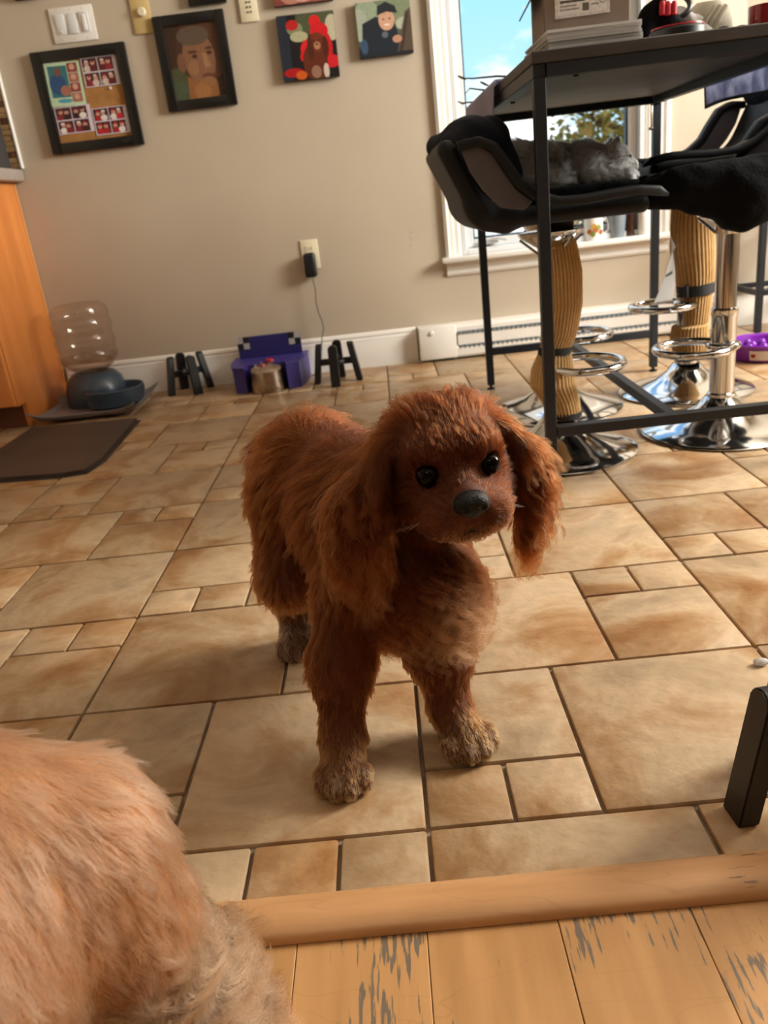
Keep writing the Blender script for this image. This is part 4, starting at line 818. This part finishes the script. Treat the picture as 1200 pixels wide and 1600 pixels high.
lbs = [rect(0,0.42,1,1,'7F8E62'), ell(0.2,0.75,0.2,0.3,'98A77B'), ell(0.7,0.8,0.3,0.3,'6F8052'), ell(0.45,0.6,0.1,0.12,'C9C7A6'), rect(0.05,0.06,0.93,0.40,'E6E2E0'), rect(0.09,0.30,0.55,0.35,'5A5654'), rect(0.09,0.22,0.40,0.25,'9A9694'), rect(0.09,0.15,0.44,0.18,'9A9694'), rect(0.5,0.10,0.62,0.26,'6D6764'), rect(0.66,0.2,0.8,0.23,'8E8A88'), ell(0.87,0.30,0.065,0.09,'6F6C6A'), ell(0.87,0.30,0.052,0.074,'E9E6E4'), ([(0.84,0.30),(0.855,0.27),(0.90,0.33),(0.895,0.345),(0.857,0.295),(0.845,0.315)],'3A3836')]
lo_ = print_panel('label', 0.108, 0.085, 'DCD8D4', lbs, None, (0,0,0)); lo_.parent = cbx; lo_.matrix_local = RB @ Matrix.Translation((-0.008,-d_/2-0.0032,0.066))
bk = thing('paper_stack', 'thick stack of white paper under the cardboard box at the table corner', 'paper stack', (0.47,1.84,0.9052))
sb = new_bm()
for k in range(7): box(sb, (random.uniform(-.003,.003),0.075+random.uniform(-.003,.003),0.0026+k*0.0054), (0.185,0.24,0.0048), Matrix.Rotation(random.uniform(-0.02,0.02),3,'Z'))
obj('sheets', sb, 'paper', bk, 0)
gl = thing('work_gloves', 'red and black work gloves with a dark strap heaped on the table', 'gloves', (0.66,1.93,0.905))
go = sdf_obj('glove', [('c',(-0.05,0,0.022),(0.04,0.01,0.02),0.022,0.02),('c',(-0.045,0,0.05),(0.0,0.0,0.052),0.02,0.016),('c',(-0.04,0.0,0.07),(-0.02,-0.01,0.085),0.014,0.012),('c',(0.0,-0.01,0.045),(0.03,-0.01,0.03),0.014,0.012)], 0.02, 0.005, 'blackfleece', gl)
for x_,z_ in ((-0.02,0.068),(-0.008,0.066),(0.004,0.066)): lathe_b = lathe(new_bm(), [(0,-0.013),(0.006,-0.011),(0.0065,0.008),(0.004,0.014),(0,0.015)], (x_,-0.022,z_), 12); obj('red_grip', lathe_b, 'redcloth', gl)
gb = new_bm(); tube(gb, [(0.0+0.045*math.cos(q),0.01*math.sin(2*q),0.075+0.028*math.sin(q)) for q in np.linspace(-2.4,1.6,18)], 0.006, 8); obj('strap', gb, 'blackplastic', gl)
tr = thing('tape_reel', 'flat black and red round case lying on the table before the gloves', 'case', (0.655,1.86,0.9052))
obj('case', lathe(new_bm(), [(0,0),(0.052,0),(0.055,0.004),(0.055,0.018),(0.052,0.022),(0,0.022)], (0,0,0), 36), 'blackplastic', tr); obj('red_rim', lathe(new_bm(), [(0.03,0.022),(0.053,0.022),(0.052,0.025),(0.03,0.025)], (0,0,0), 36), 'red', tr)
cp = thing('cloth_hat', 'off-white cloth hat standing on the table behind the gloves', 'hat', (0.765,2.0,0.905))
def capf(u, v):
    a = math.pi*(u); r = 0.052*(1-0.25*v**3); return (r*math.cos(a)*(1 if v < 0.8 else 1-(v-0.8)*1.6), -0.02-0.03*math.sin(a)*(1-0.5*v), 0.005+0.075*v)
obj('crown', sheet(new_bm(), capf, 18, 10, 0.004), 'whitecloth', cp, 60)
for k in range(3): tbm = new_bm(); tube(tbm, [(-0.03+0.012*k,-0.052,0.02),(-0.02+0.014*k,-0.056,0.045),(0.0+0.012*k,-0.05,0.066)], 0.006, 8); obj('fold', tbm, 'whitecloth', cp, 60)
cpp = thing('crumpled_paper', 'sheet of crumpled white paper leaning on the white hat', 'paper', (0.71,1.93,0.905))
obj('sheet', sheet(new_bm(), lambda u,v: (-0.03+0.08*u, 0.012*math.sin(5*u+3*v)+0.03*v, 0.002+0.075*v*(1-0.35*u)+0.004*math.sin(9*u)), 12, 10, 0.001), 'paper', cpp, 30)
rbt = thing('red_bottle', 'clear bottle of red liquid on the table at the right edge', 'bottle', (0.86,1.93,0.9052))
obj('bottle', lathe(new_bm(), [(0,0),(0.030,0),(0.032,0.004),(0.032,0.07),(0.026,0.085),(0.012,0.095),(0.012,0.11),(0,0.11)], (0,0,0), 28), 'bottle', rbt); obj('liquid', lathe(new_bm(), [(0,0.002),(0.029,0.003),(0.030,0.055),(0,0.055)], (0,0,0), 28), 'red', rbt); obj('cap', lathe(new_bm(), [(0.0,0.103),(0.014,0.103),(0.014,0.120),(0,0.122)], (0,0,0), 20), 'white', rbt)
for i,(x_,y_) in enumerate(((0.735,1.82),(0.775,1.835),(0.805,1.84))):
    nb_ = new_bm(); bmesh.ops.create_icosphere(nb_, subdivisions=2, radius=1, matrix=Matrix.Translation((x_,y_,0.911))@Matrix.Diagonal((0.014,0.009,0.0058,1))); 
    tag(obj('dark_clip', nb_, 'blackplastic'), ('small black clip on the table edge nearest the black case','small black clip in the middle of the table edge row','small black clip on the table edge nearest the red bottle')[i], 'clip', 'small black clips on the table edge')
# lavender cloth hanging over the table's left edge
def lav(u, v):
    y = 2.18+0.64*u
    if v < 0.45: return (0.40-0.073*(v/0.45), y, 0.908+0.0035*math.sin(9*u)*math.sin(7*v)**2+0.002)
    q = (v-0.45)/0.55; return (0.324-0.004*math.sin(u*11)-0.010*q+0.016*q*math.sin(6*u), y+0.02*q*math.sin(3*u), 0.906-0.135*q*(0.85+0.3*math.sin(5*u+1)))
lc = sheet(new_bm(), lav, 26, 16, 0.003)
tag(obj('lavender_cloth', lc, 'lavender', None, 60), 'lavender grey cloth hanging over the left end of the table', 'cloth')
tw = thing('dried_twigs', 'dark dried twigs sticking out past the left table edge', 'twigs', (0.36,2.3,0.906))
for a in ([(0.03,-0.1,0.006),(-0.02,-0.08,0.016),(-0.075,-0.04,0.022),(-0.10,-0.02,0.028)],[(0.02,0.15,0.006),(-0.02,0.2,0.018),(-0.05,0.24,0.030),(-0.062,0.25,0.020),(-0.064,0.25,0.004)],[(0.02,0.42,0.008),(-0.03,0.47,0.016),(-0.05,0.49,0.018)]):
    b_ = new_bm(); tube(b_, a, [0.003,0.0025,0.002,0.0012,0.001][:len(a)], 6); obj('twig', b_, 'bark', tw, 50)
for p in ((-0.10,-0.02,0.029),(-0.05,-0.06,0.005),(-0.05,0.49,0.019)): b_ = new_bm(); bmesh.ops.create_icosphere(b_, subdivisions=1, radius=1, matrix=Matrix.Translation(p)@Matrix.Rotation(0.5,4,'Y')@Matrix.Diagonal((0.014,0.006,0.003,1))); obj('leaf', b_, 'bark', tw)
# quilted cloth hanging over the right edge
qc = thing('quilted_runner', 'blue grey quilted table runner with a dark hem hanging at the right edge', 'table runner', (0.95,2.0,0.8))
def qf(u, v, e=0.0): return (0.951+0.004*math.sin(u*14)+0.006*v, 1.80+0.69*u+0.02*v*(1-u), 0.908-0.102*v-0.006*math.sin(6*u)*v)
obj('cloth', sheet(new_bm(), lambda u,v: qf(u,v), 30, 8, 0.004), 'quilt', qc, 60, True)
obj('fold_on_top', sheet(new_bm(), lambda u,v: (0.953-0.05*v, 1.80+0.69*u, 0.909+0.001*v), 20, 3, 0.003), 'quilt', qc, 60, True)
hm = new_bm(); sheet(hm, lambda u,v: qf(u,0.92+0.08*v), 30, 2, 0.006); sheet(hm, lambda u,v: qf(0.985+0.015*u,v), 2, 8, 0.006); obj('hem', hm, 'darkhem', qc, 60, True)
# plant stand legs at the right
ps = thing('metal_rack', 'black metal rack with thin legs by the far wall at the right edge', 'rack', (1.60,3.27,0))
for lx, ly in ((1.470,3.20),(1.72,3.20),(1.470,3.44),(1.72,3.44)):
    l = obj('leg', box(new_bm(), (lx,ly,0.328), (0.024,0.024,0.62), None, 0.0015), 'blackmetal', ps, 30, True)
    obj('foot', lathe(new_bm(), [(0,0.0008),(0.012,0.0008),(0.012,0.006),(0.006,0.009),(0.006,0.019),(0,0.019)], (lx,ly,0), 14), 'blackplastic', l)
for z in (0.17,0.45,0.635):
    for a,b in (((1.47,3.20),(1.72,3.20)),((1.47,3.44),(1.72,3.44)),((1.47,3.2),(1.47,3.44)),((1.72,3.2),(1.72,3.44))):
        d = Vector((b[0]-a[0],b[1]-a[1],0)).normalized()*0.013
        obj('rail', bar(new_bm(), Vector((a[0],a[1],z))+d, Vector((b[0],b[1],z))-d, 0.02, 0.02, 0.0015), 'blackmetal', ps, 30, True)
obj('shelf', box(new_bm(), (1.595,3.32,0.652), (0.28,0.27,0.012), None, 0.002), 'charcoal', ps, 30, True)
# window-sill things
def sill(name, label, cat, x, y=3.485): return thing(name, label, cat, (x,y,0.4202))
mg = sill('printed_mug', 'white mug with an orange and green print on the window sill', 'mug', 0.898)
obj('cup', lathe(new_bm(), [(0,0),(0.036,0),(0.038,0.004),(0.038,0.088),(0.036,0.090),(0.034,0.088),(0.034,0.008),(0,0.006)], (0,0,0), 32), 'white', mg)
hb = new_bm(); tube(hb, [(0.036,0,0.075),(0.055,0,0.075),(0.064,0,0.055),(0.060,0,0.03),(0.036,0,0.018)], 0.005, 8); obj('handle', hb, 'white', mg)
for a, c, z in ((230,'C57A2E',0.035),(252,'7E8A3C',0.025),(270,'B8632A',0.04),(290,'8B9446',0.05),(258,'D1A24A',0.055),(305,'A9582B',0.03)):
    an = math.radians(a); obj('print_patch', lathe(new_bm(), [(0,0),(0.011,0),(0.010,0.0008),(0,0.0008)], (0.0382*math.cos(an),0.0382*math.sin(an),z), 12, Matrix.Rotation(an,3,'Z')@Matrix.Rotation(math.radians(90),3,'Y')), mat('mug_print',c,0.4,var=0.2,scale=60), mg)
gc = sill('grey_cup', 'plain grey cup on the window sill right of the printed mug', 'cup', 0.995)
obj('cup', lathe(new_bm(), [(0,0),(0.030,0),(0.036,0.08),(0.036,0.095),(0.033,0.095),(0.028,0.006),(0,0.005)], (0,0,0), 28), 'greyplastic', gc)
db = sill('dark_bottle', 'dark brown bottle with a pale cap on the window sill', 'bottle', 1.048)
obj('glass', lathe(new_bm(), [(0,0),(0.019,0),(0.020,0.003),(0.020,0.17),(0.011,0.195),(0.011,0.205),(0,0.205)], (0,0,0), 24), 'brown', db); obj('cap', lathe(new_bm(), [(0,0.203),(0.013,0.203),(0.013,0.225),(0,0.227)], (0,0,0), 18), 'cork', db)
wb = sill('white_bottle', 'white bottle with an amber cap at the right end of the window sill', 'bottle', 1.100, 3.466)
obj('glass', lathe(new_bm(), [(0,0),(0.023,0),(0.024,0.004),(0.024,0.175),(0.014,0.192),(0.014,0.2),(0,0.2)], (0,0,0), 24), 'white', wb); obj('cap', lathe(new_bm(), [(0,0.198),(0.016,0.198),(0.016,0.222),(0.012,0.226),(0,0.226)], (0,0,0), 18), 'cork', wb)
# tree outside
tt = thing('garden_tree', 'tree with yellowing leaves outside the window', 'tree', (4.2,13.0,-2.5))
tbm = new_bm(); tube(tbm, [(0,0,0),(0.1,0,1.5),(0.0,0.1,3.0),(-0.1,0,4.2)], [0.2,0.16,0.11,0.04], 10)
for k in range(12):
    a = k*2.4; z = 1.6+0.2*k; tube(tbm, [(0.05,0,z),(0.7*math.cos(a),0.7*math.sin(a),z+0.5),(1.3*math.cos(a),1.3*math.sin(a),z+0.8)], [0.06,0.04,0.015], 6)
obj('trunk', tbm, 'bark', tt, 50)
n = 5200; q = RNG.normal(0,1,(n,3)); q /= np.linalg.norm(q,axis=1)[:,None]; q *= (RNG.random(n)**0.5)[:,None]; ctr = q*np.array([1.55,1.55,1.6])+np.array([0,0,3.3])
vs, fs = [], []
for i in range(n):
    R = np.array(Matrix.Rotation(RNG.uniform(0,6.28),3,Vector(RNG.normal(0,1,3)).normalized())); w_ = RNG.uniform(0.05,0.10)
    for cx_, cy_ in ((-1,0),(0,-0.55),(1,0),(0,0.55)): vs.append(ctr[i]+R@np.array([cx_*w_,cy_*w_,0]))
    fs.append((4*i,4*i+1,4*i+2,4*i+3))
me = bpy.data.meshes.new('foliage'); me.from_pydata([tuple(v) for v in vs],[],fs); me.materials.append(M['leaf']); fo = bpy.data.objects.new('foliage',me); C.objects.link(fo); fo.parent = tt; fo['kind'] = 'stuff'

# ------------------------------------------------------------------ the red-brown spaniel
RUBY, RUBYD, GOLD, WHITE = (0.102,0.0250,0.0058), (0.042,0.010,0.003), (0.185,0.056,0.015), (0.60,0.42,0.30)
CHEST = (0.36,0.17,0.085)
dog = thing('spaniel', 'red-brown spaniel standing on the tiles looking up at the camera', 'dog', (-0.05,0.98,0))
HC = np.array([0.052,0.872,0.385]); hf = np.array([0.17,-0.983,-0.06]); hf /= np.linalg.norm(hf); hr = np.array([0.985,0.17,0.03]); hr -= hf*(hr@hf); hr /= np.linalg.norm(hr); hu = np.cross(hr,hf)
hu = hu if hu[2] > 0 else -hu
def H(a,b,c): return tuple(HC+hr*a+hf*b+hu*c)
HR = np.stack([hr,hf,hu],1)
bk_, dn = np.array([-0.1,0.95,-0.2]), np.array([0,0,-1.0])
def at(comb, L, lift=0.35, wave=0.1, tint=RUBY, dens=1.0, k=0.04): return dict(comb=tuple(comb),L=L,lift=lift,wave=wave,tint=tint,dens=dens,k=k)
def mixv(a,b,t): v = np.array(a)*(1-t)+np.array(b)*t; return v
body = [
 ('e',(-0.018,0.975,0.240),(0.094,0.105,0.105),at(mixv(bk_,dn,0.75),0.044,0.22,0.25,RUBY)),
 ('e',(-0.070,1.060,0.272),(0.096,0.13,0.105),at(mixv(bk_,dn,0.5),0.042,0.22,0.15,RUBY)),
 ('e',(-0.135,1.165,0.292),(0.088,0.10,0.098),at(mixv(bk_,dn,0.45),0.044,0.34,0.25,(0.16,0.044,0.011))),  # rump tint lighter than RUBY: its lit top is painted into the fur
 ('c',H(0,-0.035,-0.03),(-0.005,0.975,0.310),0.054,0.076,at((0,0.3,-0.9),0.044,0.22,0.25,RUBY)),
 ('e',(0.002,0.892,0.222),(0.070,0.052,0.072),at((0.05,-0.15,-1),0.055,0.42,1.3,RUBY)),
 ('e',(0.038,0.872,0.205),(0.034,0.034,0.045),at((0.25,-0.15,-1),0.056,0.48,1.6,CHEST)),
 # front legs
 ('c',(-0.082,0.915,0.20),(-0.103,0.882,0.125),0.048,0.034,at(dn,0.024,0.3,0.3,RUBY)),
 ('c',(-0.103,0.880,0.125),(-0.110,0.842,0.045),0.034,0.024,at(dn,0.016,0.35,0.3,RUBY)),
 ('c',(-0.110,0.845,0.045),(-0.112,0.818,0.022),0.026,0.022,at((0,-0.6,-0.6),0.010,0.3,0.1,GOLD,k=0.02)),
 ('c',(0.025,0.920,0.19),(0.024,0.898,0.12),0.050,0.035,at(dn,0.024,0.3,0.3,RUBY)),
 ('c',(0.024,0.898,0.12),(0.030,0.880,0.045),0.033,0.024,at(dn,0.014,0.3,0.3,RUBY)),
 ('c',(0.030,0.880,0.045),(0.042,0.860,0.022),0.026,0.023,at((0.2,-0.6,-0.6),0.010,0.3,0.1,GOLD,k=0.02)),
 # hind legs
 ('c',(-0.168,1.145,0.25),(-0.186,1.085,0.16),0.066,0.040,at((0,0.35,-0.9),0.030,0.4,0.4,RUBY)),
 ('c',(-0.186,1.085,0.16),(-0.198,1.170,0.085),0.036,0.024,at((0,0.5,-0.8),0.024,0.4,0.4,GOLD)),
 ('c',(-0.200,1.170,0.085),(-0.200,1.158,0.03),0.024,0.022,at(dn,0.015,0.3,0.2,GOLD)),
 ('c',(-0.200,1.158,0.024),(-0.200,1.140,0.020),0.023,0.021,at((0,-0.6,-0.6),0.010,0.3,0.1,WHITE,k=0.02)),
 ('c',(-0.055,1.170,0.25),(-0.040,1.100,0.155),0.070,0.048,at((0,0.35,-0.9),0.028,0.4,0.3,RUBY)),
 ('c',(-0.040,1.100,0.155),(-0.038,1.185,0.085),0.042,0.026,at((0,0.5,-0.8),0.028,0.4,0.3,RUBY)),
 ('c',(-0.038,1.185,0.085),(-0.038,1.172,0.03),0.024,0.022,at(dn,0.015,0.3,0.2,RUBY)),
 ('c',(-0.038,1.172,0.024),(-0.038,1.150,0.020),0.023,0.021,at((0,-0.6,-0.6),0.010,0.3,0.1,GOLD,k=0.02)),
 # tail
 ('c',(-0.160,1.240,0.335),(-0.210,1.285,0.300),0.026,0.018,at((-0.4,0.3,-0.8),0.05,0.5,0.4,RUBYD)),
 ('c',(-0.210,1.285,0.300),(-0.235,1.27,0.235),0.018,0.012,at((-0.3,0.1,-0.9),0.05,0.5,0.5,RUBYD)),
 # head
 ('e',H(0,-0.002,0.008),(0.062,0.062,0.056),HR,at(hu*0.2-hf,0.020,0.25,0.15,RUBY,k=0.03)),
 ('c',H(-0.030,-0.02,0.042),H(0.030,-0.02,0.042),0.024,0.024,at(hu*0.0-hf*0.9,0.036,0.42,0.25,(0.15,0.042,0.011),k=0.03)),  # crown tint lightened, putting the head's highlights into the hair colour
 ('e',H(-0.026,0.040,0.024),(0.026,0.022,0.020),HR,at(hu-hf*0.4,0.007,0.3,0.05,RUBYD,k=0.02)),
 ('e',H(0.026,0.040,0.024),(0.026,0.022,0.020),HR,at(hu-hf*0.4,0.007,0.3,0.05,RUBYD,k=0.02)),
 ('c',H(0,0.045,-0.010),H(0,0.080,-0.014),0.026,0.021,at(hu*0.6-hf,0.006,0.25,0.05,RUBYD,k=0.02)),
 ('e',H(-0.025,0.070,-0.035),(0.028,0.030,0.025),HR,at(-hf*0.6-hr*0.5-hu*0.5,0.007,0.2,0.05,RUBY,k=0.016)),
 ('e',H(0.025,0.070,-0.035),(0.028,0.030,0.025),HR,at(-hf*0.6+hr*0.5-hu*0.5,0.007,0.2,0.05,RUBY,k=0.016)),
 ('e',H(0,0.062,-0.054),(0.026,0.029,0.014),HR,at(-hf*0.6-hu*0.7,0.010,0.3,0.1,CHEST,k=0.012)),
 ('c',H(-0.036,0.022,-0.030),H(-0.030,-0.005,-0.045),0.034,0.038,at(-hr*0.4-hf*0.5-hu*0.6,0.014,0.22,0.1,RUBYD,k=0.03)),
 ('c',H(0.036,0.022,-0.030),H(0.030,-0.005,-0.045),0.034,0.038,at(hr*0.4-hf*0.5-hu*0.6,0.014,0.22,0.1,RUBYD,k=0.03)),
 # ears (image-left, then image-right)
 ('c',H(-0.060,-0.004,0.036),H(-0.092,0.016,0.002),0.013,0.017,at((-0.4,-0.1,-0.9),0.050,0.25,0.15,RUBY,k=0.010)),
 ('c',H(-0.092,0.016,0.002),H(-0.108,0.034,-0.058),0.017,0.018,at((-0.10,-0.15,-1),0.066,0.20,0.5,RUBY,k=0.010)),
 ('e',H(-0.116,0.026,-0.052),(0.036,0.014,0.064),HR,at((-0.04,-0.15,-1),0.066,0.20,0.6,RUBY,k=0.012)),
 ('c',H(-0.108,0.032,-0.058),H(-0.106,0.036,-0.100),0.016,0.012,at((0.06,-0.1,-1),0.068,0.25,0.9,GOLD,k=0.010)),
 ('c',H(-0.102,0.012,-0.004),H(-0.140,0.022,-0.080),0.014,0.012,at((0.0,-0.1,-1),0.064,0.25,0.8,GOLD,k=0.010)),
 ('c',H(0.058,-0.006,0.036),H(0.086,0.004,0.004),0.012,0.014,at((0.35,-0.1,-0.9),0.045,0.25,0.2,RUBY,k=0.012)),
 ('c',H(0.086,0.004,0.004),H(0.096,0.010,-0.065),0.014,0.014,at((0.1,-0.1,-1),0.058,0.22,0.5,RUBY,k=0.010)),
 ('e',H(0.097,0.010,-0.052),(0.020,0.014,0.060),HR,at((0.05,-0.15,-1),0.060,0.20,0.6,RUBY,k=0.012)),
 ('c',H(0.096,0.010,-0.065),H(0.088,0.014,-0.115),0.014,0.009,at((-0.05,-0.1,-1),0.058,0.25,1.0,GOLD,k=0.010)),
]
def paw(c, ang, s, tint):
    u = np.array([math.sin(ang),-math.cos(ang),0]); v = np.array([u[1],-u[0],0])*-1; c = np.array(c); out = [('e',tuple(c),(0.026*s,0.026*s,0.018*s),at((0,-0.6,-0.6),0.012,0.3,0.05,tint,k=0.02))]
    for a, f in ((-0.025,0.014),(-0.0085,0.025),(0.0085,0.025),(0.025,0.014)):
        q = c+v*a*s+u*f*s; out.append(('c',tuple(q-u*0.006*s+np.array([0,0,0.003])),tuple(q+u*0.006*s+np.array([0,0,-0.004])),0.0112*s,0.0112*s,at((u[0]*0.6,u[1]*0.6,-0.6),0.006,0.25,0.05,TOE,k=0.004)))
    return out
PAW, TOE = (0.24,0.075,0.018), (0.52,0.25,0.085)
body += paw((-0.112,0.808,0.0175),0.0,1.05,PAW)+paw((0.046,0.852,0.0175),0.35,1.05,PAW)+paw((-0.200,1.132,0.0165),0.0,0.92,WHITE)+paw((-0.038,1.145,0.0165),0.1,0.92,PAW)
eyes = [H(-0.0350,0.0565,0.0105),H(0.0350,0.0565,0.0105)]
def sockets(d, P):
    for e_ in eyes: d = np.maximum(d, -(np.linalg.norm(P-np.array(e_),axis=1)-0.0125))
    return d
L0 = Vector(dog.location)
bd = sdf_obj('body', body, 0.03, 0.0055, 'skin1', dog, 0.02, post=sockets); bd.location = -L0
def ball(name, c, r, m, par, seg=24, sc=(1,1,1)):
    b_ = new_bm(); bmesh.ops.create_uvsphere(b_, u_segments=seg, v_segments=seg//2, radius=r, matrix=Matrix.Translation(c)@Matrix.Diagonal((*sc,1))); o = obj(name, b_, m, par, 60, True); return o
for e_ in eyes: ball('eye', e_, 0.0120, 'eye', dog)
nose_p = H(0,0.101,-0.010)
no = sdf_obj('nose', [('e',H(0,0.098,-0.010),(0.0175,0.012,0.0125),HR,{'k':0.01}),('e',H(-0.009,0.101,-0.013),(0.009,0.009,0.009),HR,{'k':0.008}),('e',H(0.009,0.101,-0.013),(0.009,0.009,0.009),HR,{'k':0.008}),('e',H(0,0.097,-0.021),(0.007,0.010,0.007),HR,{'k':0.008})], 0.008, 0.0016, 'nose', dog, 0.01,
  post=lambda d,P: np.maximum(np.maximum(d, -(np.linalg.norm(P-np.array(H(-0.010,0.111,-0.014)),axis=1)-0.0038)), -(np.linalg.norm(P-np.array(H(0.010,0.111,-0.014)),axis=1)-0.0038))); no.location = -L0
mo = new_bm(); tube(mo, [H(-0.036,0.060,-0.056),H(-0.026,0.080,-0.053),H(-0.012,0.0900,-0.051),H(0,0.0915,-0.047),H(0.012,0.0900,-0.051),H(0.026,0.080,-0.053),H(0.036,0.060,-0.056)], 0.0022, 8); obj('mouth', mo, 'nose', dog, 60, True)
ex = [(e_,0.0132) for e_ in eyes]+[(nose_p,0.021)]
fc = fur('coat', bd, body, 160000, dog, 0.00026, 9, ex, seedv=3, region=lambda c: 1+2.2*(np.linalg.norm(c-HC,axis=1) < 0.12)+2.0*(c[:,2] < 0.055)); fc.location = -L0
wk = new_bm()
for sx in (-1,1):
    for k in range(5): a = H(sx*0.028,0.082-0.005*k,-0.030-0.003*k); b_ = H(sx*(0.065+0.004*k),0.075-0.02*k,-0.040-0.010*k); tube(wk, [a,tuple((np.array(a)+np.array(b_))/2+hu*0.006),b_], [0.0004,0.0003,0.00015], 4)
obj('whiskers', wk, 'paper', dog, 0, True)

# ------------------------------------------------------------------ the apricot dog in the near left corner
APR, APL, APD = (0.39,0.222,0.138), (0.46,0.27,0.17), (0.44,0.22,0.10)
dog2 = thing('apricot_dog', 'apricot golden dog in the near left corner seen from behind', 'dog', (-0.25,0.36,0)); L2 = Vector(dog2.location)
b2_ = [
 ('c',(-0.318,0.398,0.276),(-0.425,0.06,0.262),0.104,0.115,at((0.25,-0.35,-0.75),0.032,0.25,0.1,APR)),
 ('c',(-0.264,0.425,0.276),(-0.247,0.435,0.20),0.076,0.060,at((0.45,0.05,-0.75),0.028,0.25,0.12,APR,k=0.012)),
 ('c',(-0.247,0.435,0.20),(-0.224,0.455,0.13),0.053,0.040,at((0.3,0.1,-0.9),0.042,0.35,1.0,APR,k=0.02)),
 ('c',(-0.224,0.455,0.13),(-0.208,0.478,0.07),0.037,0.025,at((0.3,0.1,-0.9),0.055,0.4,1.5,APR)),
 ('c',(-0.208,0.478,0.07),(-0.197,0.485,0.024),0.026,0.020,at((0.2,0,-0.9),0.030,0.4,0.8,APL)),
 ('c',(-0.196,0.485,0.022),(-0.172,0.470,0.018),0.020,0.017,at((0.5,-0.2,-0.7),0.014,0.35,0.3,APL,k=0.02)),
 ('c',(-0.42,0.38,0.2),(-0.42,0.42,0.03),0.05,0.025,at((0,0.1,-0.9),0.03,0.35,0.4,APR)),
 ('c',(-0.35,0.02,0.24),(-0.38,-0.18,0.30),0.10,0.07,at((0,0.4,-0.8),0.03,0.35,0.4,APR)),
 ('c',(-0.26,0.02,0.18),(-0.25,0.0,0.03),0.045,0.026,at((0,0,-1),0.025,0.35,0.4,APR)),
 ('c',(-0.42,0.02,0.18),(-0.42,0.0,0.03),0.045,0.026,at((0,0,-1),0.025,0.35,0.4,APR)),
 ('e',(-0.40,-0.24,0.34),(0.06,0.08,0.06),at((0,0.4,-0.8),0.02,0.35,0.4,APR)),
 ('c',(-0.40,-0.30,0.325),(-0.41,-0.35,0.315),0.032,0.026,at((0,0.4,-0.8),0.01,0.35,0.2,APR,k=0.02)),
 ('c',(-0.46,-0.22,0.35),(-0.475,-0.22,0.27),0.016,0.022,at((0,0,-1),0.04,0.35,0.6,APR,k=0.01)),
 ('c',(-0.345,-0.22,0.35),(-0.33,-0.22,0.27),0.016,0.022,at((0,0,-1),0.04,0.35,0.6,APR,k=0.01)),
]
bd2 = sdf_obj('body', b2_, 0.03, 0.0075, 'skin2', dog2, 0.02); bd2.location = -L2
for sx in (-0.43,-0.375): ball('eye', (sx,-0.312,0.352), 0.010, 'eye', dog2, 16)
ball('nose', (-0.412,-0.378,0.318), 0.012, 'nose', dog2, 16)
fc2 = fur('coat', bd2, b2_, 100000, dog2, 0.00018, 8, (), seedv=5, noisy=0.2, per=22, region=lambda c: np.where(c[:,1] > 0.02,1.0,0.10)); fc2.location = -L2
fl2 = fur('leg_feathering', bd2, b2_, 9000, dog2, 0.00024, 12, (), seedv=6, noisy=0.25, per=70, over=dict(L=0.062,wave=2.4,lift=0.38,tint=(0.50,0.255,0.15)), region=lambda c: ((c[:,0] > -0.285)&(c[:,1] > 0.36)&(c[:,2] < 0.19)&(c[:,2] > 0.03)).astype(float)); fl2.location = -L2

# ------------------------------------------------------------------ the grey cat asleep on the stool
GR, GL = (0.74,0.76,0.80), (0.84,0.85,0.88)
cat = thing('grey_cat', 'fluffy grey cat asleep on the front left stool before the window', 'cat', (0.47,2.14,0.645)); L3 = Vector(cat.location)
cb3 = [
 ('e',(0.44,2.15,0.685),(0.115,0.080,0.050),at((-0.6,0,0.5),0.050,0.8,0.5,GR)),
 ('e',(0.355,2.15,0.690),(0.065,0.072,0.052),at((-0.6,0,0.5),0.042,0.8,0.4,GR)),
 ('e',(0.545,2.13,0.690),(0.055,0.055,0.042),at((-0.5,0,-0.3),0.032,0.5,0.3,GL)),
 ('e',(0.600,2.115,0.690),(0.036,0.036,0.033),at((-0.6,0,-0.2),0.016,0.5,0.2,GL,k=0.02)),
 ('c',(0.622,2.105,0.678),(0.642,2.10,0.672),0.017,0.012,at((-0.6,0,-0.2),0.008,0.4,0.1,GL,k=0.015)),
 ('c',(0.592,2.09,0.718),(0.603,2.085,0.742),0.013,0.003,at((-0.2,0,0.9),0.008,0.3,0.1,GR,k=0.008)),
 ('c',(0.592,2.14,0.718),(0.603,2.145,0.742),0.013,0.003,at((-0.2,0,0.9),0.008,0.3,0.1,GR,k=0.008)),
 ('c',(0.53,2.08,0.662),(0.62,2.07,0.656),0.020,0.014,at((0.6,0,-0.3),0.02,0.4,0.2,GL,k=0.02)),
 ('c',(0.36,2.09,0.665),(0.46,2.065,0.658),0.020,0.014,at((0.7,-0.2,0),0.03,0.5,0.3,GR,k=0.02)),
]
cb3 = [tuple(tuple(np.array(q)+np.array([-0.0,0,0.008])) if (w_i in ((1,2) if pr[0]=='c' else (1,))) else q for w_i,q in enumerate(pr)) for pr in cb3]
bd3 = sdf_obj('body', cb3, 0.03, 0.006, 'skin3', cat, 0.015, post=lambda d,P: np.maximum(d, 0.6525-P[:,2])); bd3.location = -L3
ball('nose', (0.654,2.099,0.682), 0.004, 'nose', cat, 12)
for sy in (2.092,2.128): ball('eye', (0.628,sy,0.702), 0.005, 'eye', cat, 12)
fc3 = fur('coat', bd3, cb3, 26000, cat, 0.0006, 6, (), seedv=8, gravity=0.2); fc3.location = -L3
